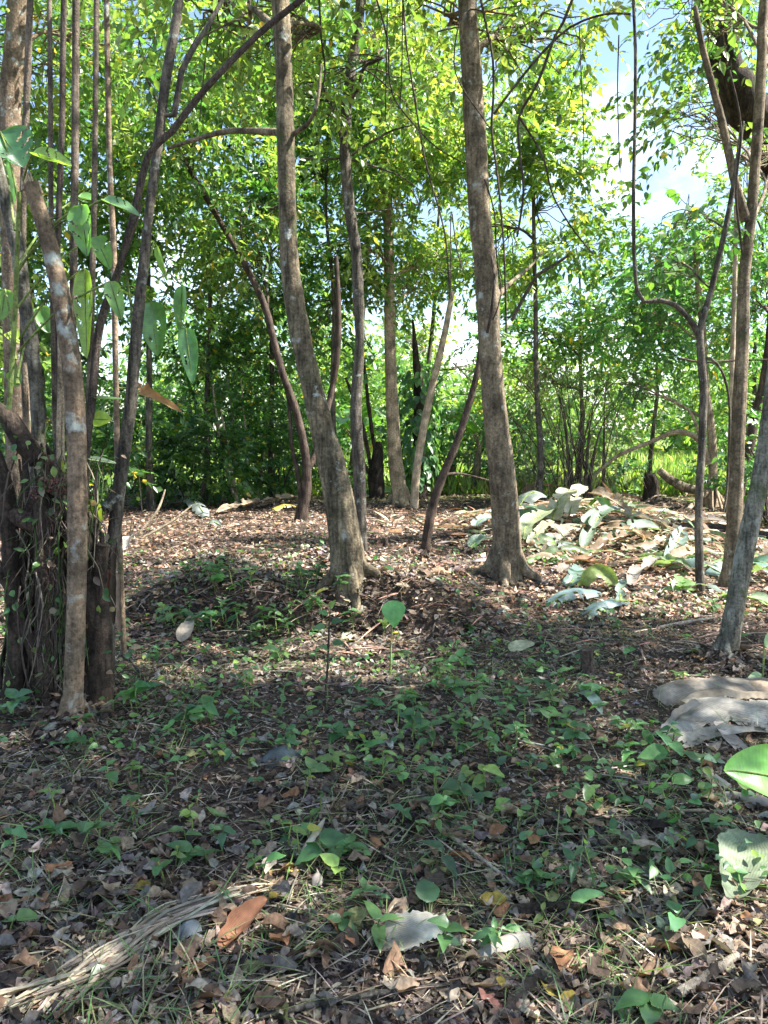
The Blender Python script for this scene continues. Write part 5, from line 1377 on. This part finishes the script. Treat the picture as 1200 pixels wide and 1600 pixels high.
for (b_, r_) in BASES:
    n_ = 260; a_ = rng.uniform(0, 6.283, n_); q_ = r_ * (1.0 + 2.2 * rng.random(n_) ** 1.5)
    x_ = b_[0] + np.cos(a_) * q_; y_ = b_[1] + np.sin(a_) * q_
    z_ = ground_h(x_, y_) + rng.uniform(.01, .07, n_) * np.clip(1.6 - q_ / r_ * .5, .2, 1)
    d_ = np.stack([np.cos(a_ + rng.normal(size=n_)), np.sin(a_ + rng.normal(size=n_)), .3 * rng.normal(size=n_)], -1)
    L_ = rng.uniform(.04, .10, n_)
    leaves(lm, np.stack([x_, y_, z_], -1), d_, np.array([0, 0, 1.]) + .5 * rng.normal(size=(n_, 3)), L_, L_ * .5, palette(n_, BROWNS, .3), T_M, jit=.06)
tag(put('leaf_litter', lm.mesh('leaf_litter', M_DRY)), 'brown carpet of small dead leaves over the forest floor', 'leaf litter', kind='stuff')
# straw, fibres, small twigs
lm = MB()
def straw(n, y0, y1, L0, L1, w0, w1, cols, pw=1.2):
    y = y0 + (y1 - y0) * rng.random(n) ** pw; x = (rng.random(n) - .5) * (y * 1.08 + .5)
    z = ground_h(x, y) + rng.uniform(.003, .03, n); a = rng.normal(0, .9, n) + np.where(rng.random(n) < .5, 0, math.pi)
    d = np.stack([np.cos(a), np.sin(a), .12 * rng.normal(size=n)], -1)
    leaves(lm, np.stack([x, y, z], -1), d, np.array([0, 0, 1.]) + .4 * rng.normal(size=(n, 3)), rng.uniform(L0, L1, n), rng.uniform(w0, w1, n), palette(n, cols, .2), T_S)
straw(11000, 1.5, 6.5, .05, .30, .002, .006, [(.30, .24, .17), (.2, .15, .1), (.40, .34, .26), (.1, .08, .06)])
straw(9000, 5, 16, .08, .45, .005, .015, [(.44, .25, .18), (.2, .14, .1), (.42, .34, .26), (.12, .09, .07)])
tag(put('twig_litter', lm.mesh('twig_litter', M_DRY)), 'fine straw and twiglets scattered through the leaf litter', 'leaf litter', kind='stuff')
# low grass-like runners between the leaves
lm = MB(); n = 13000
y = 1.6 + 7.5 * rng.random(n) ** 1.3; x = (rng.random(n) - .5) * (y * 1.08 + .4)
pn = vnoise(np.stack([x * 1.6, y * 1.6, x * 0 + 2], -1))
k = (pn > .50) & (y < 6.2 + 1.5 * rng.random(n)); x, y = x[k], y[k]; n = len(x)
a = rng.uniform(0, 6.28, n)
leaves(lm, np.stack([x, y, ground_h(x, y) + .005], -1), np.stack([np.cos(a), np.sin(a), rng.uniform(.05, .8, n)], -1), np.array([0, 0, 1.]) + .3 * rng.normal(size=(n, 3)), rng.uniform(.05, .22, n), rng.uniform(.0022, .0055, n), palette(n, [(.05, .11, .03), (.08, .14, .04), (.11, .15, .06), (.16, .16, .08)]), T_S)
tag(put('low_grass', lm.mesh('low_grass', M_LEAF_NEAR)), 'thin low grass and runners among the dead leaves', 'grass', kind='stuff')
# ------------------------------------------------------------------ seedlings and single fallen leaves
MARKS = [(114, 1124, 'the broken lichen-spotted trunk'), (655, 1475, 'the torn pale sheath flap'), (1120, 1130, 'the largest pale sheath'), (1150, 1375, 'the wilted grey-green leaf'), (200, 1490, 'the dead frond fan'),
         (855, 1428, 'the charred log piece'), (980, 1288, 'the long straight stick'), (385, 1465, 'the rust-coloured curled leaf'), (292, 1470, 'the grey crumpled leaf'), (490, 1315, 'the long pale curled leaf'), (918, 1045, 'the grey upright stub'),
         (662, 1183, 'the short sawn stub'), (545, 928, 'the thick leaning tree'), (790, 915, 'the stout trunk'), (1138, 1026, 'the mossy leaning trunk'), (445, 1192, 'the dark crumpled leaf'), (1105, 1532, 'the broken cane'), (560, 1568, 'the long bottom stick'),
         (745, 1342, 'the slanting pale stick'), (815, 1018, 'the pale flat leaf'), (293, 1000, 'the whitish bank leaf'), (910, 948, 'the slate-blue leaf'), (1165, 1256, 'the segmented sheath piece'), (790, 1485, 'the white sheath scrap'), (160, 1070, 'the torn-bark trunk foot'), (610, 1060, 'the tall heart-leaved seedling')]
def where(x, y):
    m = min(MARKS, key=lambda q: (q[0] - x) ** 2 + ((q[1] - y) * 1.3) ** 2)
    dx, dy = x - m[0], y - m[1]
    dist = math.hypot(dx, dy)
    if abs(dx) > 1.1 * abs(dy): r = 'right of' if dx > 0 else 'left of'
    else: r = 'in front of' if dy > 0 else 'behind'
    if dist < 45: r = 'just ' + r
    elif dist > 110: r = 'well ' + r
    return r + ' ' + m[2]

SEEN = {}
def uniq(label, group):
    SEEN[label] = SEEN.get(label, 0) + 1
    return label

def one_leaf(name, root, pos, d, nrm, L, W, col, T, mat, jit=0.0):
    lm = MB(); V0, F0 = T
    if jit: T = (V0 + rng.normal(size=V0.shape) * np.array([.03, .04, .05]) * jit, F0)
    leaves(lm, np.array([pos]), np.array([d], float), np.array([nrm], float), L, W, [col], T)
    return put(name, lm.mesh(name, mat, uv=True), root)

def seedling(label, x, y, h, nleaf, L, cols=GREENS_C, group=None, fixed=None, broad=.6):
    b = G(x, y)
    root = thing('seedling', label, 'seedling', b, group)
    lean = rng.normal(size=2) * .25
    top = b + np.array([lean[0] * h, lean[1] * h, h])
    sm = MB(); tube(sm, [b - np.array([0, 0, .01]), (b + top) / 2 + rng.normal(size=3) * h * .05, top], [.0035, .003, .002], 5, 0, cap=False, step=.05)
    put('stem', sm.mesh('stem', M_RIB), root)
    a0 = rng.uniform(0, 6.28)
    col = palette(1, cols, .15)[0]
    for k in range(nleaf):
        t = 1 - .5 * k / max(nleaf, 1)
        p = b + (top - b) * t
        a = a0 + k * 2.4 + rng.normal() * .3
        d = np.array([math.cos(a), math.sin(a), rng.uniform(-.35, .55)])
        nr = np.array([-.25 * math.cos(a), -.25 * math.sin(a) - .25, 1.]) + .25 * rng.normal(size=3)
        l = L * rng.uniform(.7, 1.2)
        c = np.clip(col * rng.uniform(.8, 1.25), .01, .6)
        if rng.random() < .02: c = np.array([.25, .24, .04])
        one_leaf('leaf', root, p, d, nr, l, l * broad * rng.uniform(.85, 1.1), c, T_H, M_LEAF_NEAR, .5)
    return root

# plants one can name by their look
root = thing('broad_leaf_plant', 'broad bright green leaf pushing in from the right edge', 'plant', G(1215, 1420))
b = G(1225, 1420); dq = b[1]
sm = MB(); tube(sm, [b, P(1255, 1330, dq), P(1262, 1240, dq)], [.008, .007, .005], 7, 0); put('stem', sm.mesh('stem', M_RIB), root)
broad_leaf('leaf', root, P(1262, 1238, dq), P(1132, 1203, dq - .05), .20, (0, -.75, .8), (.085, .22, .03), 0, .25, sag=.02)
root = thing('tall_seedling', 'tall single heart-leaved seedling in front of the thick leaning tree', 'seedling', G(610, 1062))
b = G(610, 1062); dq = b[1]
sm = MB(); tube(sm, [b, P(611, 1010, dq), P(614, 955, dq)], [.005, .004, .003], 6, 0); put('stem', sm.mesh('stem', M_RIB), root)
one_leaf('leaf', root, P(614, 938, dq), (.05, -.35, -.8), (0, -1, .5), .16, .145, (.07, .19, .06), T_H, M_LEAF_NEAR)
root = thing('tall_seedling', 'tall dark-stemmed seedling left of the heart-leaved seedling', 'seedling', G(508, 1092))
b = G(508, 1092); dq = b[1]
sm = MB(); tube(sm, [b, P(512, 1040, dq), P(514, 985, dq), P(516, 950, dq)], [.006, .006, .005, .003], 6, 0); put('stem', sm.mesh('stem', M_VINE), root)
for (x, y, dx, dz, l) in ((518, 972, .9, .3, .07), (512, 960, -.8, .4, .06), (520, 1004, 1., .1, .07), (516, 950, .3, .6, .06), (508, 978, -1., -.1, .07), (514, 1015, -.7, .5, .06)):
    one_leaf('leaf', root, P(x, y, dq), (dx, -.3, dz), (0, -.8, .8), l, l * .6, palette(1, GREENS_C)[0], T_H, M_LEAF_NEAR)
root = thing('pale_leaf_seedling', 'pale sunlit leaf on a stem at the right edge by the mossy trunk', 'seedling', G(1192, 1075))
b = G(1190, 1075); dq = b[1]
sm = MB(); tube(sm, [b, P(1193, 1040, dq), P(1194, 1005, dq)], [.006, .006, .004], 6, 0); put('stem', sm.mesh('stem', M_RIB), root)
one_leaf('leaf', root, P(1194, 1000, dq), (.5, -.5, .1), (-.2, -.9, .7), .14, .13, (.30, .38, .22), T_H, M_LEAF_NEAR)
one_leaf('leaf', root, P(1192, 1058, dq), (-1, -.3, .2), (0, -.6, 1), .10, .07, (.20, .30, .14), T_H, M_LEAF_NEAR)
NAMED = [('bright pair-leaved seedling beside the grey upright stub', 926, 1046, .11, 2, .085, .5), ('large oval-leaved seedling in the right ground cover', 1030, 1200, .13, 3, .12, .55), ('blue-green broad seedling left of the broad bright leaf', 1095, 1215, .10, 3, .13, .55),
         ('leafy seedling tuft behind the short sawn stub', 640, 1160, .16, 6, .085, .55), ('tall-leaved seedling right of the short sawn stub', 735, 1120, .14, 5, .085, .6), ('oval-leaved pair by the slanting pale stick', 690, 1365, .09, 2, .085, .5),
         ('single large round leaf above the torn pale sheath flap', 668, 1440, .05, 1, .085, .85), ('heart-leaved seedling left of the torn pale sheath flap', 520, 1462, .06, 3, .06, .8), ('round yellowing leaf on the dead frond', 146, 1555, .03, 1, .085, .95),
         ('big-leaved seedling at the left edge of the frond', 15, 1460, .05, 2, .075, .7), ('large oval leaf seedling in the left foreground', 112, 1172, .07, 2, .11, .65), ('long-leaved seedling in front of the left clump', 330, 1130, .10, 3, .12, .5), ('drooping-leaved seedling by the charred log', 878, 1440, .08, 1, .09, .6),
         ('pale trailing leaf right of the charred log', 1055, 1445, .06, 2, .085, .5), ('seedling with a lit leaf left of the wilted leaf', 1110, 1378, .05, 1, .075, .5), ('yellow-leaved seedling left of the long straight stick', 786, 1195, .10, 3, .08, .5), ('leafy seedling at the bottom right edge', 1020, 1590, .06, 4, .10, .6),
         ('dense dark-leaved seedling at the foot of the twisted stem', 1068, 940, .18, 9, .15, .7), ('bright green sprouting seedling by the mossy trunk', 1115, 968, .14, 8, .085, .5), ('glossy seedling at the lower left of the left clump', 20, 1120, .12, 5, .10, .65), ('seedling under the torn-bark trunk foot', 215, 1110, .14, 5, .11, .45)]
for (lab, x, y, h, nl, L, br) in NAMED:
    seedling(lab, x, y, h, nl, L, broad=br)

# the rest of the seedlings
CL = [(620, 1150, 130, 70, 40), (350, 1120, 130, 60, 34), (760, 1120, 120, 70, 36), (1000, 1150, 110, 80, 34), (450, 965, 85, 22, 40), (1030, 1010, 70, 40, 16), (250, 1300, 170, 80, 34), (560, 1270, 140, 70, 26), (880, 1330, 160, 80, 24), (200, 1050, 40, 40, 12), (900, 1020, 80, 50, 14)]
SIZEW = {0: 'small', 1: 'mid-sized', 2: 'large'}
count = 0
for (cx, cy, sx, sy, n) in CL:
    sub = []
    for _ in range(n):
        if not sub or rng.random() < .5:
            sub.append((cx + rng.normal() * sx, cy + rng.normal() * sy, rng.uniform(.6, 1.3), rng.uniform(.4, .75)))
        c_ = sub[int(rng.integers(max(0, len(sub) - 3), len(sub)))]
        x = c_[0] + rng.normal() * 55; y = c_[1] + rng.normal() * 28
        vig, brd = c_[2], c_[3]
        hh = vig * rng.uniform(.03, .12); pos_ = 'low' if hh < .06 else 'upright'; wid_ = 'slim' if brd < .57 else 'broad'
        if not (5 < x < 1195 and 935 < y < 1560): continue
        w = where(x, y)
        for _t in range(30):
            s = int(rng.choice([0, 0, 1, 1, 2])); nl = int(rng.integers(2, 6))
            lab = '%s %s seedling with %s %s leaves %s' % (SIZEW[s], pos_, ['two', 'three', 'four', 'five'][nl - 2], wid_, w)
            if lab not in SEEN: break
        L = (.042, .062, .09)[s] * rng.uniform(.9, 1.1)
        seedling(uniq(lab, w), x, y, hh, nl, L, GREENS_C if rng.random() < .75 else GREENS, 'green seedlings ' + w, broad=brd)
        count += 1
for k in range(38):
    x = 260 + 310 * rng.random(); y = 938 + 60 * rng.random(); w = where(x, y)
    for _t in range(40):
        nl = int(rng.integers(5, 9)); adj = str(rng.choice(['upright', 'leaning', 'bushy', 'spindly', 'leafy', 'ragged']))
        lab = '%s %s-leaved green weed on the low bank %s' % (adj, ['five', 'six', 'seven', 'eight'][nl - 5], w)
        if lab not in SEEN: break
    seedling(uniq(lab, w), x, y, rng.uniform(.12, .26), nl, rng.uniform(.06, .10), GREENS_C, 'weeds on the low bank', broad=rng.uniform(.4, .6))
# tiny seedlings nobody could count
lm = MB(); n = 5200
y = 1.7 + 9 * rng.random(n) ** 1.2; x = (rng.random(n) - .5) * (y * 1.08 + .3)
pn = vnoise(np.stack([x * 1.1 + 7, y * 1.1, x * 0 + 6], -1)); k = pn > .52 + .10 * (y > 6.6)
x, y = x[k], y[k]; n = len(x); a = rng.uniform(0, 6.28, n)
L = rng.uniform(.025, .06, n)
leaves(lm, np.stack([x, y, ground_h(x, y) + rng.uniform(.02, .08, n)], -1), np.stack([np.cos(a), np.sin(a), .4 * rng.normal(size=n)], -1), np.array([0, -.3, 1.]) + .4 * rng.normal(size=(n, 3)), L, L * .6, palette(n, GREENS_C + [(.12, .18, .04)]), T_H)
tag(put('tiny_ground_plants', lm.mesh('tiny_ground_plants', M_LEAF_NEAR)), 'tiny green sprouts scattered through the leaf litter', 'ground plants', kind='stuff')

# single fallen leaves in the foreground
DEAD = [((.20, .125, .08), 'brown'), ((.30, .22, .15), 'tan'), ((.10, .07, .05), 'dark brown'), ((.38, .31, .23), 'pale buff'), ((.24, .21, .18), 'grey-brown'), ((.30, .15, .075), 'rusty'), ((.055, .045, .04), 'blackish'), ((.24, .24, .10), 'olive-green'), ((.36, .27, .06), 'yellowish')]
PW = np.array([.22, .18, .14, .10, .14, .08, .06, .05, .03])
SHP = ['folded', 'arched', 'creased', 'curled']
for k in range(300):
    x = rng.uniform(0, 1200); y = 1140 + 455 * rng.random() ** .8
    p = G(x, y, .02 + .015 * rng.random())
    w = where(x, y)
    for _t in range(30):
        ci = int(rng.choice(len(DEAD), p=PW)); si = int(rng.integers(0, 4))
        L = rng.uniform(.04, .104)
        size = 'small' if L < .06 else ('mid-sized' if L < .085 else 'large')
        if '%s %s %s dead leaf %s' % (size, DEAD[ci][1], SHP[si], w) not in SEEN: break
    a = rng.uniform(0, 6.28)
    lm = MB(); V0, F0 = T_CURL[si]
    T = (V0 + rng.normal(size=V0.shape) * np.array([.03, .05, .07]), F0)
    col = np.clip(np.array(DEAD[ci][0]) * rng.uniform(.6, 1.05), .01, .8)
    ll = L
    leaves(lm, np.array([[0, 0, 0.]]), np.array([[math.cos(a), math.sin(a), .12 * rng.normal()]]), np.array([np.array([0, 0, 1.]) + .35 * rng.normal(size=3)]), ll, ll * rng.uniform(.45, .75), [col], T)
    o = put('fallen_leaf', lm.mesh('fallen_leaf', M_DRY, uv=True), None, p)
    lab = '%s %s %s dead leaf %s' % (size, DEAD[ci][1], SHP[si], w)
    tag(o, uniq(lab, w), 'dead leaf', 'dead leaves ' + w)
